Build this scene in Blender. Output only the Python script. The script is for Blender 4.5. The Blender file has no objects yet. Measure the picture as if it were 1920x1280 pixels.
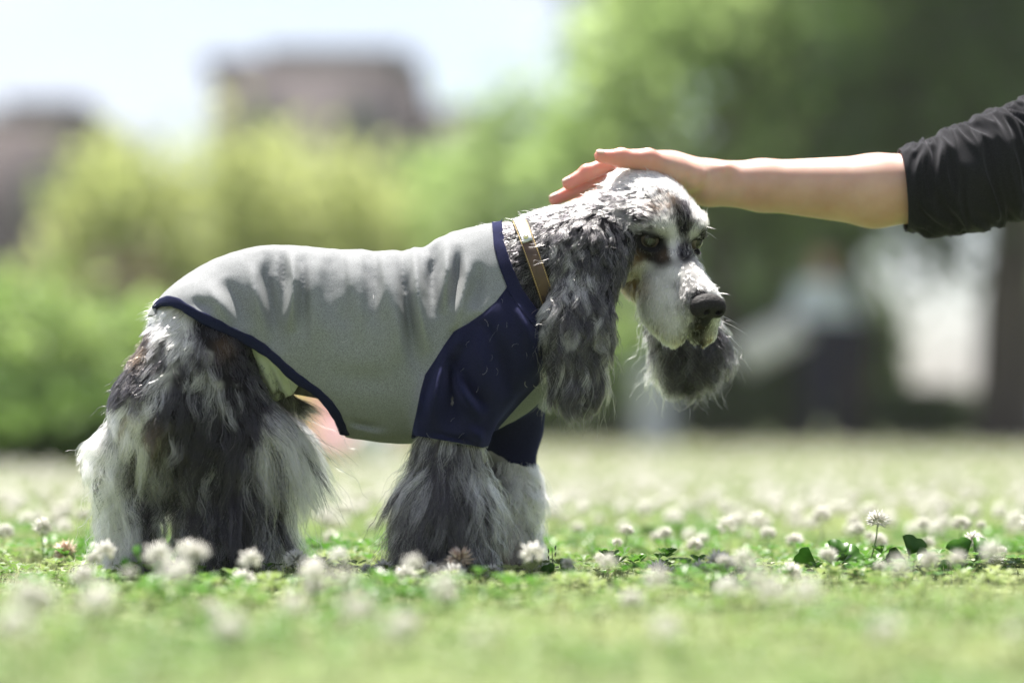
import bpy, bmesh, math, random
import numpy as np
from mathutils import Vector, Matrix, Quaternion, kdtree

# ------------------------------------------------------------------ camera, sky, sun, exposure
sc = bpy.context.scene
COL = sc.collection
R = math.radians
PXM = 1511.0          # photograph pixels per metre at the dog (y = 0)
DIST = 3.0            # camera to dog, metres
HOR = 800.0           # row of the horizon
GND = 1075.0          # row where the ground meets the paws
HC = (GND - HOR) / PXM
cam_d = bpy.data.cameras.new('camera')
cam = bpy.data.objects.new('camera', cam_d); COL.objects.link(cam)
cam.location = (0, -DIST, HC); cam.rotation_euler = (R(90), 0, 0)
cam_d.sensor_width = 36; cam_d.lens = 85.0 * PXM * DIST / 4533.3
cam_d.shift_y = (HOR - 640) / 1920
cam_d.clip_start = 0.05; cam_d.clip_end = 3000
cam_d.dof.use_dof = True; cam_d.dof.focus_distance = DIST - 0.065; cam_d.dof.aperture_fstop = 1.4
sc.camera = cam

SUN_EL, SUN_AZ = 67.0, -12.0        # azimuth measured from straight behind the dog, + = towards picture right
sd = Vector((math.cos(R(SUN_EL)) * math.sin(R(SUN_AZ)), math.cos(R(SUN_EL)) * math.cos(R(SUN_AZ)), math.sin(R(SUN_EL))))
sun_d = bpy.data.lights.new('sun', 'SUN'); sun_d.energy = 5.0; sun_d.angle = R(0.53); sun_d.color = (1.0, 0.95, 0.88)
sun = bpy.data.objects.new('sun', sun_d); COL.objects.link(sun)
sun.rotation_euler = sd.to_track_quat('Z', 'Y').to_euler()
wd = bpy.data.worlds.new('World'); sc.world = wd; wd.use_nodes = True
wn = wd.node_tree.nodes; wl = wd.node_tree.links; wn.clear()
sky = wn.new('ShaderNodeTexSky'); sky.sky_type = 'NISHITA'; sky.sun_disc = False
sky.sun_elevation = R(SUN_EL); sky.sun_rotation = R(SUN_AZ)
sky.air_density = 1.0; sky.dust_density = 1.6; sky.ozone_density = 1.2
tc = wn.new('ShaderNodeTexCoord'); mp = wn.new('ShaderNodeMapping'); mp.inputs['Scale'].default_value = (1, 1, 2.6)
nz = wn.new('ShaderNodeTexNoise'); nz.inputs['Scale'].default_value = 2.3; nz.inputs['Detail'].default_value = 7; nz.inputs['Roughness'].default_value = 0.55
cr = wn.new('ShaderNodeValToRGB'); cr.color_ramp.elements[0].position = 0.36; cr.color_ramp.elements[1].position = 0.64
mx = wn.new('ShaderNodeMix'); mx.data_type = 'RGBA'
mx.inputs['B'].default_value = (5.2, 5.2, 5.85, 1)
bg = wn.new('ShaderNodeBackground'); bg.inputs['Strength'].default_value = 0.05
wo = wn.new('ShaderNodeOutputWorld')
wl.new(tc.outputs['Generated'], mp.inputs['Vector']); wl.new(mp.outputs['Vector'], nz.inputs['Vector'])
wl.new(nz.outputs['Fac'], cr.inputs['Fac']); wl.new(cr.outputs['Color'], mx.inputs['Factor'])
wl.new(sky.outputs['Color'], mx.inputs['A']); wl.new(mx.outputs['Result'], bg.inputs['Color']); wl.new(bg.outputs['Background'], wo.inputs['Surface'])
vs = sc.view_settings
vs.view_transform = 'Standard'; vs.look = 'None'; vs.exposure = 1.85; vs.gamma = 1.0; vs.use_curve_mapping = False
cy = sc.cycles
cy.use_denoising = True; cy.denoiser = 'OPENIMAGEDENOISE'; cy.denoising_input_passes = 'RGB_ALBEDO_NORMAL'; cy.denoising_prefilter = 'ACCURATE'
cy.max_bounces = 10; cy.diffuse_bounces = 4; cy.glossy_bounces = 5; cy.transmission_bounces = 8; cy.transparent_max_bounces = 12
cy.sample_clamp_indirect = 6.0; cy.use_adaptive_sampling = False; cy.caustics_reflective = False; cy.caustics_refractive = False
try:
    sc.cycles_curves.shape = 'RIBBONS'; sc.cycles_curves.subdivisions = 2
except Exception:
    pass
rng = np.random.default_rng(7)
random.seed(7)
HAZE = 0.0007

# ------------------------------------------------------------------ helpers
def P(px, py, y=0.0):
    """place at distance y behind the dog's middle plane, given where the photograph shows it"""
    s = (DIST + y) / DIST
    return np.array([(px - 960) / PXM * s, y, HC + (HOR - py) / PXM * s])
def to_px(p):
    s = (DIST + p[:, 1]) / DIST
    return 960 + p[:, 0] * PXM / s, HOR - (p[:, 2] - HC) * PXM / s
def tag(o, label=None, cat=None, group=None, kind=None):
    for k, v in (('label', label), ('category', cat), ('group', group), ('kind', kind)):
        if v: o[k] = v
    return o
def link(name, data, parent=None, mats=None):
    o = bpy.data.objects.new(name, data); COL.objects.link(o)
    if parent is not None: o.parent = parent
    if mats is not None and data is not None:
        for m in (mats if isinstance(mats, (list, tuple)) else [mats]): data.materials.append(m)
    return o
def empty(name, loc=(0, 0, 0), rz=0.0):
    o = bpy.data.objects.new(name, None); COL.objects.link(o); o.location = loc; o.rotation_euler = (0, 0, rz)
    o.empty_display_size = 0.1
    return o
def mesh_np(name, v, f, smooth=True):
    """v (n,3); f list/array of equal-length faces"""
    me = bpy.data.meshes.new(name)
    v = np.asarray(v, np.float32); f = np.asarray(f, np.int32)
    k = f.shape[1]
    me.vertices.add(len(v)); me.vertices.foreach_set('co', v.ravel())
    me.loops.add(f.size); me.loops.foreach_set('vertex_index', f.ravel())
    me.polygons.add(len(f)); me.polygons.foreach_set('loop_start', np.arange(0, f.size, k, dtype=np.int32))
    me.update(calc_edges=True)
    if smooth: me.polygons.foreach_set('use_smooth', np.ones(len(f), bool))
    me.validate(); me.update()
    return me
def set_col(me, name, col, domain='POINT'):
    a = me.attributes.new(name, 'FLOAT_COLOR', domain)
    c = np.ones((len(col), 4), np.float32); c[:, :3] = col
    a.data.foreach_set('color', c.ravel())
class SN:
    """smooth noise: a sum of random plane waves"""
    def __init__(s, seed, dim=3, n=14):
        r = np.random.default_rng(seed); s.k = r.normal(size=(n, dim)); s.k /= np.linalg.norm(s.k, axis=1)[:, None]
        s.k *= r.uniform(0.6, 1.7, (n, 1)); s.p = r.uniform(0, 6.28, n)
    def __call__(s, x, scale):
        return np.sin((x * (6.28 / scale)) @ s.k.T + s.p).mean(1) * 2.0
# signed distances -------------------------------------------------
def rcone(p, a, b, ra, rb, sc_=None):
    a = np.asarray(a, np.float32); b = np.asarray(b, np.float32)
    if sc_ is not None:
        s = np.asarray(sc_, np.float32); p = p * s; a = a * s; b = b * s
    ba = b - a; pa = p - a
    t = np.clip(pa @ ba / max(ba @ ba, 1e-9), 0, 1)
    d = np.sqrt(((pa - t[:, None] * ba) ** 2).sum(1)) - (ra + (rb - ra) * t)
    return d if sc_ is None else d / max(s)
def ell(p, c, ax, M=None):
    q = p - np.asarray(c, np.float32)
    if M is not None: q = q @ np.asarray(M, np.float32)
    ax = np.asarray(ax, np.float32)
    k0 = np.sqrt(((q / ax) ** 2).sum(1)); k1 = np.sqrt(((q / ax ** 2) ** 2).sum(1)) + 1e-9
    return k0 * (k0 - 1) / k1
def smin(a, b, k):
    h = np.clip(0.5 + 0.5 * (b - a) / k, 0, 1)
    return b + (a - b) * h - k * h * (1 - h)
def smax(a, b, k): return -smin(-a, -b, k)
def iso(fn, lo, hi, h):
    """surface nets: zero set of fn inside the box, quads"""
    lo = np.asarray(lo, float); hi = np.asarray(hi, float)
    n = np.ceil((hi - lo) / h).astype(int) + 1
    ax = [lo[i] + h * np.arange(n[i]) for i in range(3)]
    g = np.stack(np.meshgrid(*ax, indexing='ij'), -1).reshape(-1, 3).astype(np.float32)
    F = np.concatenate([fn(c) for c in np.array_split(g, max(1, len(g) // 300000))]).reshape(n)
    neg = F < 0
    c8 = [(i, j, k) for i in (0, 1) for j in (0, 1) for k in (0, 1)]
    cnt = sum(neg[i:n[0]-1+i, j:n[1]-1+j, k:n[2]-1+k].astype(np.int8) for i, j, k in c8)
    cells = np.argwhere((cnt > 0) & (cnt < 8)); idx = -np.ones(n - 1, np.int64); idx[tuple(cells.T)] = np.arange(len(cells))
    acc = np.zeros((len(cells), 3)); wt = np.zeros(len(cells))
    for a in c8:
        for d in range(3):
            if a[d]: continue
            b = list(a); b[d] = 1
            A = cells + a; B = cells + b
            fa = F[tuple(A.T)]; fb = F[tuple(B.T)]
            cross = (fa < 0) != (fb < 0)
            t = np.where(cross, fa / np.where(cross, fa - fb, 1), 0)
            q = np.array(a, float)[None] + np.eye(3)[d][None] * t[:, None]
            acc[cross] += q[cross]; wt[cross] += 1
    V = lo + (cells + acc / wt[:, None]) * h
    quads = []
    for d in range(3):
        sl0 = [slice(None)] * 3; sl1 = [slice(None)] * 3; sl0[d] = slice(0, -1); sl1[d] = slice(1, None)
        ch = neg[tuple(sl0)] != neg[tuple(sl1)]
        e = np.argwhere(ch); u, v = (d + 1) % 3, (d + 2) % 3
        e = e[(e[:, u] > 0) & (e[:, v] > 0) & (e[:, u] < n[u] - 1) & (e[:, v] < n[v] - 1)]
        U = np.eye(3, dtype=int)[u]; W = np.eye(3, dtype=int)[v]
        q = np.stack([idx[tuple((e - U - W).T)], idx[tuple((e - W).T)], idx[tuple(e.T)], idx[tuple((e - U).T)]], 1)
        fl = ~neg[tuple(e.T)]
        q[fl] = q[fl][:, ::-1]
        quads.append(q)
    Q = np.concatenate(quads); Q = Q[(Q >= 0).all(1)]
    return V.astype(np.float32), Q
def vnormals(v, tri):
    n = np.zeros_like(v); fn = np.cross(v[tri[:, 1]] - v[tri[:, 0]], v[tri[:, 2]] - v[tri[:, 0]])
    for k in range(3): np.add.at(n, tri[:, k], fn)
    return n / (np.linalg.norm(n, axis=1)[:, None] + 1e-12)
def tris_of(q): return np.concatenate([q[:, [0, 1, 2]], q[:, [0, 2, 3]]])
def relax(v, q, it=2, lam=0.5):
    e = np.concatenate([q[:, [0, 1]], q[:, [1, 2]], q[:, [2, 3]], q[:, [3, 0]]]); e = np.concatenate([e, e[:, ::-1]])
    deg = np.bincount(e[:, 0], minlength=len(v))[:, None] + 1e-9
    for _ in range(it):
        s = np.zeros_like(v); np.add.at(s, e[:, 0], v[e[:, 1]]); v = v + lam * (s / deg - v)
    return v
def clip_tris(v, tri, g):
    """keep the part of a triangle sheet where g > 0, cut cleanly along g = 0"""
    g = np.where(np.abs(g) < 1e-7, 1e-7, g); pos = g > 0
    k = pos[tri].sum(1); out = [tri[k == 3]]
    nv = [v]; cache = {}; base = len(v); new = []
    def cut(a, b):
        key = (a, b) if a < b else (b, a)
        if key not in cache:
            t = g[a] / (g[a] - g[b]); new.append(v[a] + (v[b] - v[a]) * t); cache[key] = base + len(new) - 1
        return cache[key]
    ex = []
    for t in tri[(k == 1) | (k == 2)]:
        t = list(map(int, t)); ps = [pos[i] for i in t]
        if sum(ps) == 1:
            i = ps.index(True); a, b, c = t[i], t[(i + 1) % 3], t[(i + 2) % 3]
            ex.append((a, cut(a, b), cut(a, c)))
        else:
            i = ps.index(False); a, b, c = t[i], t[(i + 1) % 3], t[(i + 2) % 3]
            ab, ac = cut(a, b), cut(a, c)
            ex.append((ab, b, c)); ex.append((ab, c, ac))
    if ex: out.append(np.array(ex))
    if new: nv.append(np.array(new, v.dtype))
    v2 = np.concatenate(nv); t2 = np.concatenate(out)
    used = np.unique(t2); mp_ = -np.ones(len(v2), np.int64); mp_[used] = np.arange(len(used))
    return v2[used], mp_[t2]
def poly_sd(x, y, poly):
    """signed distance to a closed polygon (positive inside)"""
    pl = np.asarray(poly, float); d = np.full(len(x), 1e18); ins = np.zeros(len(x), bool)
    for i in range(len(pl)):
        a = pl[i]; b = pl[(i + 1) % len(pl)]; e = b - a
        wx, wy = x - a[0], y - a[1]
        t = np.clip((wx * e[0] + wy * e[1]) / (e @ e + 1e-12), 0, 1)
        d = np.minimum(d, (wx - e[0] * t) ** 2 + (wy - e[1] * t) ** 2)
        c = ((a[1] <= y) & (b[1] > y)) | ((b[1] <= y) & (a[1] > y))
        xi = a[0] + (y - a[1]) * e[0] / (e[1] if abs(e[1]) > 1e-12 else 1e-12)
        ins ^= c & (x < xi)
    d = np.sqrt(d)
    return np.where(ins, d, -d)
def line_d(x, y, pl):
    """distance to an open polyline and position along it (0..1)"""
    pl = np.asarray(pl, float); d = np.full(len(x), 1e18); s = np.zeros(len(x)); L = np.r_[0, np.cumsum(np.hypot(*np.diff(pl, axis=0).T))]
    for i in range(len(pl) - 1):
        e = pl[i+1] - pl[i]; wx, wy = x - pl[i, 0], y - pl[i, 1]
        t = np.clip((wx * e[0] + wy * e[1]) / (e @ e), 0, 1)
        q = (wx - e[0] * t) ** 2 + (wy - e[1] * t) ** 2
        m = q < d; d[m] = q[m]; s[m] = (L[i] + t[m] * (L[i+1] - L[i])) / L[-1]
    return np.sqrt(d), s
def tube(pts, rad, seg=8, caps=True, flat=None):
    """a swept tube along a polyline; rad scalar or per point"""
    pts = np.asarray(pts, float); n = len(pts); rad = np.broadcast_to(rad, (n,))
    t = np.gradient(pts, axis=0); t /= np.linalg.norm(t, axis=1)[:, None] + 1e-12
    up = np.array([0, 1.0, 0]) if abs(t[0][1]) < 0.9 else np.array([1.0, 0, 0])
    V = []
    for i in range(n):
        u = np.cross(t[i], up); u /= np.linalg.norm(u) + 1e-12; w = np.cross(u, t[i]); up = w
        a = np.arange(seg) * 2 * np.pi / seg
        V.append(pts[i] + rad[i] * (np.cos(a)[:, None] * u + np.sin(a)[:, None] * w * (flat or 1.0)))
    F = [(i*seg+j, i*seg+(j+1) % seg, (i+1)*seg+(j+1) % seg, (i+1)*seg+j) for i in range(n-1) for j in range(seg)]
    return np.concatenate(V), F
# materials ---------------------------------------------------------
def mat(name, col=(0.5, 0.5, 0.5), rough=0.6, **kw):
    m = bpy.data.materials.new(name); m.use_nodes = True
    b = m.node_tree.nodes['Principled BSDF']
    b.inputs['Base Color'].default_value = (*col, 1); b.inputs['Roughness'].default_value = rough
    for k, v in kw.items(): b.inputs[k.replace('_', ' ')].default_value = v
    return m
def nodes(m): return m.node_tree.nodes, m.node_tree.links, m.node_tree.nodes['Principled BSDF']
def noise_mat(name, c1, c2, scale, rough=0.7, detail=4, lo=0.35, hi=0.65, bump=0.0, bump_scale=None, stretch=(1, 1, 1), **kw):
    m = mat(name, c1, rough, **kw); n, l, b = nodes(m)
    t = n.new('ShaderNodeTexCoord'); mpn = n.new('ShaderNodeMapping'); mpn.inputs['Scale'].default_value = stretch
    nt = n.new('ShaderNodeTexNoise'); nt.inputs['Scale'].default_value = scale; nt.inputs['Detail'].default_value = detail
    r = n.new('ShaderNodeValToRGB'); r.color_ramp.elements[0].position = lo; r.color_ramp.elements[1].position = hi
    r.color_ramp.elements[0].color = (*c1, 1); r.color_ramp.elements[1].color = (*c2, 1)
    l.new(t.outputs['Object'], mpn.inputs['Vector']); l.new(mpn.outputs['Vector'], nt.inputs['Vector'])
    l.new(nt.outputs['Fac'], r.inputs['Fac']); l.new(r.outputs['Color'], b.inputs['Base Color'])
    if bump:
        n2 = n.new('ShaderNodeTexNoise'); n2.inputs['Scale'].default_value = bump_scale or scale; n2.inputs['Detail'].default_value = 4
        bp = n.new('ShaderNodeBump'); bp.inputs['Strength'].default_value = bump; bp.inputs['Distance'].default_value = 0.002
        l.new(mpn.outputs['Vector'], n2.inputs['Vector']); l.new(n2.outputs['Fac'], bp.inputs['Height']); l.new(bp.outputs['Normal'], b.inputs['Normal'])
    return m
def leaf_mat(name, c1, c2, scale, trans=0.45, rough=0.5):
    """leaf: diffuse front with light coming through from behind"""
    m = noise_mat(name, c1, c2, scale, rough); n, l, b = nodes(m)
    b.inputs['Specular IOR Level'].default_value = 0.3
    tr = n.new('ShaderNodeBsdfTranslucent'); ms = n.new('ShaderNodeMixShader'); ms.inputs['Fac'].default_value = trans
    src = b.inputs['Base Color'].links[0].from_socket
    l.new(src, tr.inputs['Color']); out = n['Material Output']
    l.new(b.outputs['BSDF'], ms.inputs[1]); l.new(tr.outputs['BSDF'], ms.inputs[2]); l.new(ms.outputs['Shader'], out.inputs['Surface'])
    return m
def hair_mat(name, rough=0.35, radial=0.45, tint=(1, 1, 1)):
    m = bpy.data.materials.new(name); m.use_nodes = True; n, l = m.node_tree.nodes, m.node_tree.links; n.clear()
    o = n.new('ShaderNodeOutputMaterial'); h = n.new('ShaderNodeBsdfHairPrincipled')
    try: h.model = 'CHIANG'
    except Exception: pass
    h.parametrization = 'COLOR'; h.inputs['Roughness'].default_value = rough; h.inputs['Radial Roughness'].default_value = radial
    h.inputs['Random Roughness'].default_value = 0.2; h.inputs['IOR'].default_value = 1.5
    a = n.new('ShaderNodeAttribute'); a.attribute_name = 'hair_color'
    l.new(a.outputs['Color'], h.inputs['Color']); l.new(h.outputs['BSDF'], o.inputs['Surface'])
    return m

# ------------------------------------------------------------------ fur
def strands_object(name, pts, rad, col, m, parent, tip=0.25):
    """pts (n,k,3) -> one hair-curves object"""
    n, k, _ = pts.shape
    hc = bpy.data.hair_curves.new(name); hc.add_curves([k] * n)
    hc.attributes['position'].data.foreach_set('vector', pts.reshape(-1).astype(np.float32))
    t = np.linspace(0, 1, k); prof = (1 - t) ** 0.7 * (1 - tip) + tip; prof[-1] = 0.1
    r = (np.broadcast_to(rad, (n,))[:, None] * prof[None]).astype(np.float32)
    a = hc.attributes.get('radius') or hc.attributes.new('radius', 'FLOAT', 'POINT'); a.data.foreach_set('value', r.ravel())
    c = hc.attributes.new('hair_color', 'FLOAT_COLOR', 'CURVE'); cc = np.ones((n, 4), np.float32); cc[:, :3] = col
    c.data.foreach_set('color', cc.ravel())
    return link(name, hc, parent, m)
WHITE = np.array([0.72, 0.70, 0.68]); BLACK = np.array([0.010, 0.009, 0.011]); TAN = np.array([0.42, 0.25, 0.12])
coat_noise = SN(3, 2, 18); coat_noise2 = SN(4, 2, 18)
def coat(px, py, dark, clump_r=0.0, mix=0.22, streak=None):
    x = np.stack([px, py], 1)
    v = np.clip(dark, 0, 1) ** 0.62 + 0.15 * coat_noise(x, 50.0) + 0.06 * coat_noise2(x, 19.0) + clump_r
    return np.clip(0.56 + (v - 0.5) * 2.1, 0, 1)
def idw(px, py, ctrl, cols, pw=4.0, eps=9.0):
    c = np.asarray(ctrl, float)
    d2 = (px[:, None] - c[None, :, 0]) ** 2 + (py[:, None] - c[None, :, 1]) ** 2 + eps * eps
    w = d2 ** (-pw / 2); w /= w.sum(1)[:, None]
    return [w @ c[:, i] for i in cols], w
def nearest(src, q):
    kd = kdtree.KDTree(len(src))
    for i, s in enumerate(src): kd.insert(s, i)
    kd.balance()
    return np.array([kd.find(s)[1] for s in q])
def groom(name, v, tri, vn, n, ctrl, m, parent, seed, mask=None, tans=(), K=8, rad=0.00020, clump=0.6, per=28, grav=0.35,
          frizz=0.06, freq=1.2, stray=0.03, white=WHITE, flow3=None, darkrand=0.17, lenrand=(0.65, 1.1), stray_len=1.25, jitter=0.20, contrast=1.0):
    """ctrl rows: px, py, angle (0 right, 90 down), length px, darkness 0..1, lift, wave px"""
    r = np.random.default_rng(seed)
    A = np.linalg.norm(np.cross(v[tri[:, 1]] - v[tri[:, 0]], v[tri[:, 2]] - v[tri[:, 0]]), axis=1)
    cen = v[tri].mean(1)
    if mask is not None: A = A * mask(cen, vn[tri].mean(1))
    f = r.choice(len(tri), n, p=A / A.sum())
    u = r.random((n, 2)); fl = u.sum(1) > 1; u[fl] = 1 - u[fl]
    w = np.stack([1 - u.sum(1), u[:, 0], u[:, 1]], 1)
    root = (v[tri[f]] * w[:, :, None]).sum(1); nor = (vn[tri[f]] * w[:, :, None]).sum(1); nor /= np.linalg.norm(nor, axis=1)[:, None]
    px, py = to_px(root)
    c = np.array(ctrl, float); ang = np.radians(c[:, 2]); c2 = np.concatenate([c[:, :2], np.cos(ang)[:, None], -np.sin(ang)[:, None], c[:, 3:]], 1)
    (dx, dz, ln, dark, lift, wave), _ = idw(px, py, c2, range(2, 8))
    d = np.stack([dx, np.zeros(n), dz], 1)
    if flow3 is not None: d = d + flow3(root, nor)
    d -= nor * (d * nor).sum(1)[:, None] * 0.92
    d /= np.linalg.norm(d, axis=1)[:, None] + 1e-9
    L = ln / PXM * r.uniform(*lenrand, n)
    gi = r.choice(n, max(4, n // per), replace=False)
    own = nearest(root[gi], root)
    crand = r.normal(size=len(gi))[own]
    ph = r.uniform(0, 6.28, len(gi))[own]; fq = (freq * r.uniform(0.7, 1.4, len(gi)))[own]
    lj = r.uniform(0.8, 1.15, len(gi))[own]; L = L * lj
    jit = r.normal(size=(len(gi), 3))[own] * 0.16 + r.normal(size=(n, 3)) * 0.07
    d = d + nor * lift[:, None] + jit; d /= np.linalg.norm(d, axis=1)[:, None]
    b1 = np.cross(d, nor); b1 /= np.linalg.norm(b1, axis=1)[:, None] + 1e-9; b2 = np.cross(b1, d)
    t = np.linspace(0, 1, K)
    pts = np.zeros((n, K, 3)); pts[:, 0] = root - nor * 0.001; cur = d.copy(); p = pts[:, 0].copy()
    for k in range(1, K):
        cur = cur + np.array([0, 0, -1.0]) * grav / K * np.minimum(1.5, L / 0.03)[:, None] * 0.5
        cur = cur - nor * np.clip((cur * nor).sum(1) - 0.02, 0, 1)[:, None] * 0.12
        cur /= np.linalg.norm(cur, axis=1)[:, None]
        p = p + cur * (L / (K - 1))[:, None]; pts[:, k] = p
    amp = (wave / PXM)[:, None]
    env = t[None] ** 0.8
    s1 = np.sin(6.28 * fq[:, None] * t[None] + ph[:, None]); s2 = np.cos(6.28 * fq[:, None] * t[None] + ph[:, None] * 1.7)
    pts += (amp * env * s1)[:, :, None] * b1[:, None] + (0.5 * amp * env * s2)[:, :, None] * b2[:, None]
    gp = pts[gi][own]
    cl = (clump * t ** 0.6)[None, :, None] * r.uniform(0.5, 1.0, n)[:, None, None]
    tgt = gp + (root - root[gi][own])[:, None] * (1 - 0.75 * t)[None, :, None]
    pts = pts * (1 - cl) + tgt * cl
    fz = np.cumsum(r.normal(size=(n, K, 3)), 1) * (L / K)[:, None, None] * frizz; fz[:, 0] = 0
    pts += fz
    st = r.random(n) < stray
    if st.any():
        q = np.cumsum(r.normal(size=(st.sum(), K, 3)), 1) * (L[st] / K)[:, None, None] * 0.30; q[:, 0] = 0
        pts[st] = pts[st, :1] + (pts[st] - pts[st, :1]) * stray_len + q + nor[st][:, None] * (L[st][:, None] * t[None] * 0.25)[:, :, None]
    dk = coat(px, py, dark, crand * darkrand)
    dk = np.clip(0.5 + (dk - 0.5) * contrast + r.normal(size=n) * jitter, 0, 1)
    isdark = np.clip(dk * dk * (3 - 2 * dk), 0, 1)[:, None]
    col = white * (1 - isdark) + BLACK * isdark
    for (tx, ty, tr, ts) in tans:
        w_ = (np.exp(-((px - tx) ** 2 + (py - ty) ** 2) / (2 * tr * tr)) * ts)[:, None]
        col = col * (1 - w_) + TAN * w_
    col = col * r.uniform(0.8, 1.1, (n, 1)); col = np.clip(col, 0.006, 0.9)
    pts[:, :, 2] = np.maximum(pts[:, :, 2], 0.002 + 0.004 * r.random((n, 1)))
    return strands_object(name, pts, rad * r.uniform(0.7, 1.25, n), col, m, parent)

# ------------------------------------------------------------------ ground
def at(px, d): return (px - 960) / (PXM * DIST) * d               # metres sideways at distance d from the camera
def up(py, d): return HC + (HOR - py) / (PXM * DIST) * d          # metres above the ground at distance d
turf_m = noise_mat('turf', (0.08, 0.11, 0.04), (0.17, 0.20, 0.09), 9, 0.95, detail=8)
gx = np.r_[-400, -120, -40, np.linspace(-14, 14, 29), 40, 120, 400]; gy = np.r_[-60, -12, np.linspace(-4, 22, 40), 60, 160, 420, 1400]
GX, GY = np.meshgrid(gx, gy, indexing='ij'); gr_n = SN(41, 2, 10)
GZ = 0.006 * gr_n(np.stack([GX.ravel(), GY.ravel()], 1), 1.7).reshape(GX.shape) * (np.abs(GY) < 22) - 0.006
gi_ = np.arange(GX.size).reshape(GX.shape)
GF = np.stack([gi_[:-1, :-1], gi_[1:, :-1], gi_[1:, 1:], gi_[:-1, 1:]], -1).reshape(-1, 4)
tag(link('ground', mesh_np('ground', np.stack([GX, GY, GZ], -1).reshape(-1, 3), GF), None, turf_m), kind='structure')
def gz(x, y): return 0.006 * gr_n(np.stack([np.atleast_1d(x), np.atleast_1d(y)], 1), 1.7) - 0.006

def scatter(n, y0, y1, pw=1.0, margin=0.25):
    """random lawn places inside the strip the lens sees, and a bit to each side"""
    u = rng.random(n) ** pw; y = y0 + (y1 - y0) * u
    half = (y + DIST) * 960 / (PXM * DIST) + margin
    return rng.uniform(-1, 1, n) * half, y
def blades(n, y0, y1, h0, h1, w, pw):
    x, y = scatter(n, y0, y1, pw); z = gz(x, y)
    h = rng.uniform(h0, h1, n); a = rng.uniform(0, 6.28, n); lean = rng.uniform(.1, .7, n) * h; b = rng.uniform(0, 6.28, n)
    ww = rng.uniform(.6, 1.2, n) * w
    sx, sy = np.cos(a) * ww, np.sin(a) * ww; lx, ly = np.cos(b) * lean, np.sin(b) * lean
    V = np.zeros((n, 5, 3))
    V[:, 0] = np.stack([x - sx, y - sy, z - .004], 1); V[:, 1] = np.stack([x + sx, y + sy, z - .004], 1)
    V[:, 2] = np.stack([x + sx * .8 + lx * .35, y + sy * .8 + ly * .35, z + h * .6], 1); V[:, 3] = np.stack([x - sx * .8 + lx * .35, y - sy * .8 + ly * .35, z + h * .6], 1)
    V[:, 4] = np.stack([x + lx, y + ly, z + h], 1)
    k = (np.arange(n) * 5)[:, None]
    F = np.concatenate([k + np.array([[0, 1, 2]]), k + np.array([[0, 2, 3]]), k + np.array([[3, 2, 4]])])
    return V.reshape(-1, 3), F
grass_m = leaf_mat('grass_blades', (0.23, 0.26, 0.115), (0.38, 0.40, 0.22), 6.0, 0.5)
gv1, gf1 = blades(30000, -1.65, 2.5, .010, .028, .0011, 0.8); gv2, gf2 = blades(26000, 2.5, 9, .015, .04, .002, 0.9); gv3, gf3 = blades(22000, 9, 19, .03, .06, .005, 0.9)
GV = np.concatenate([gv1, gv2, gv3]); GF_ = np.concatenate([gf1, gf2 + len(gv1), gf3 + len(gv1) + len(gv2)])
tag(link('grass', mesh_np('grass', GV, GF_, False), None, grass_m), 'short pale green lawn grass all round the dog', 'grass', kind='stuff')

# clover leaves: three rounded leaflets on a stalk
def leaflet():
    out = [(0, 0, 0)]
    for k in range(9):
        a = -1.25 + 2.5 * k / 8; r = 1.0 - 0.10 * math.exp(-(a / .22) ** 2)
        out.append((r * math.cos(a * .62) , r * math.sin(a) * .52, 0.16 * abs(math.sin(a))))
    return np.array(out)
LF = leaflet()
def clover_leaf_mesh(x, y, z, h, size, az, tilt):
    """all leaves at once; arrays in, one vertex and face set out"""
    n = len(x); nl = len(LF); V = np.zeros((n, 3, nl, 3))
    for k in range(3):
        a = az + k * 2.094
        c, s = np.cos(a), np.sin(a)
        lx = LF[None, :, 0] * size[:, None]; ly = LF[None, :, 1] * size[:, None]; lz = LF[None, :, 2] * size[:, None] + lx * np.sin(tilt)[:, None]
        lx = lx * np.cos(tilt)[:, None]
        V[:, k, :, 0] = x[:, None] + lx * c[:, None] - ly * s[:, None]; V[:, k, :, 1] = y[:, None] + lx * s[:, None] + ly * c[:, None]; V[:, k, :, 2] = (z + h)[:, None] + lz
    base = (np.arange(n * 3) * nl)[:, None, None]
    fan = np.array([[0, j, j + 1] for j in range(1, nl - 1)])[None]
    F = (base + fan).reshape(-1, 3)
    return V.reshape(-1, 3), F
def clover_field(n, y0, y1, pw, s0, s1, h0=.004, h1=.022):
    x, y = scatter(n, y0, y1, pw); return clover_leaf_mesh(x, y, gz(x, y), rng.uniform(h0, h1, n), rng.uniform(s0, s1, n), rng.uniform(0, 6.28, n), rng.uniform(-.2, .7, n))
clover_m = leaf_mat('clover_leaf', (0.065, 0.155, 0.018), (0.26, 0.31, 0.12), 2.2, 0.5)
cv1, cf1 = clover_field(10500, -1.65, 2.0, .8, .008, .015); cv2, cf2 = clover_field(6000, 2.0, 9, .9, .012, .022)
cx_, cy_ = scatter(46, -.55, 1.1, 1.0, .0); kx = np.repeat(cx_, 34) + rng.normal(0, .045, 46 * 34); ky = np.repeat(cy_, 34) + rng.normal(0, .045, 46 * 34)
nr_ = (kx < .10) & (ky < .05) & (ky > -.42); ky = np.where(nr_, ky + .55, ky)
cv3, cf3 = clover_leaf_mesh(kx, ky, gz(kx, ky), rng.uniform(.010, .032, len(kx)), rng.uniform(.009, .017, len(kx)), rng.uniform(0, 6.28, len(kx)), rng.uniform(-.2, .8, len(kx)))
patch_m = leaf_mat('lush_clover_leaf', (0.045, 0.13, 0.015), (0.10, 0.22, 0.035), 30, 0.45, 0.4)
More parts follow.
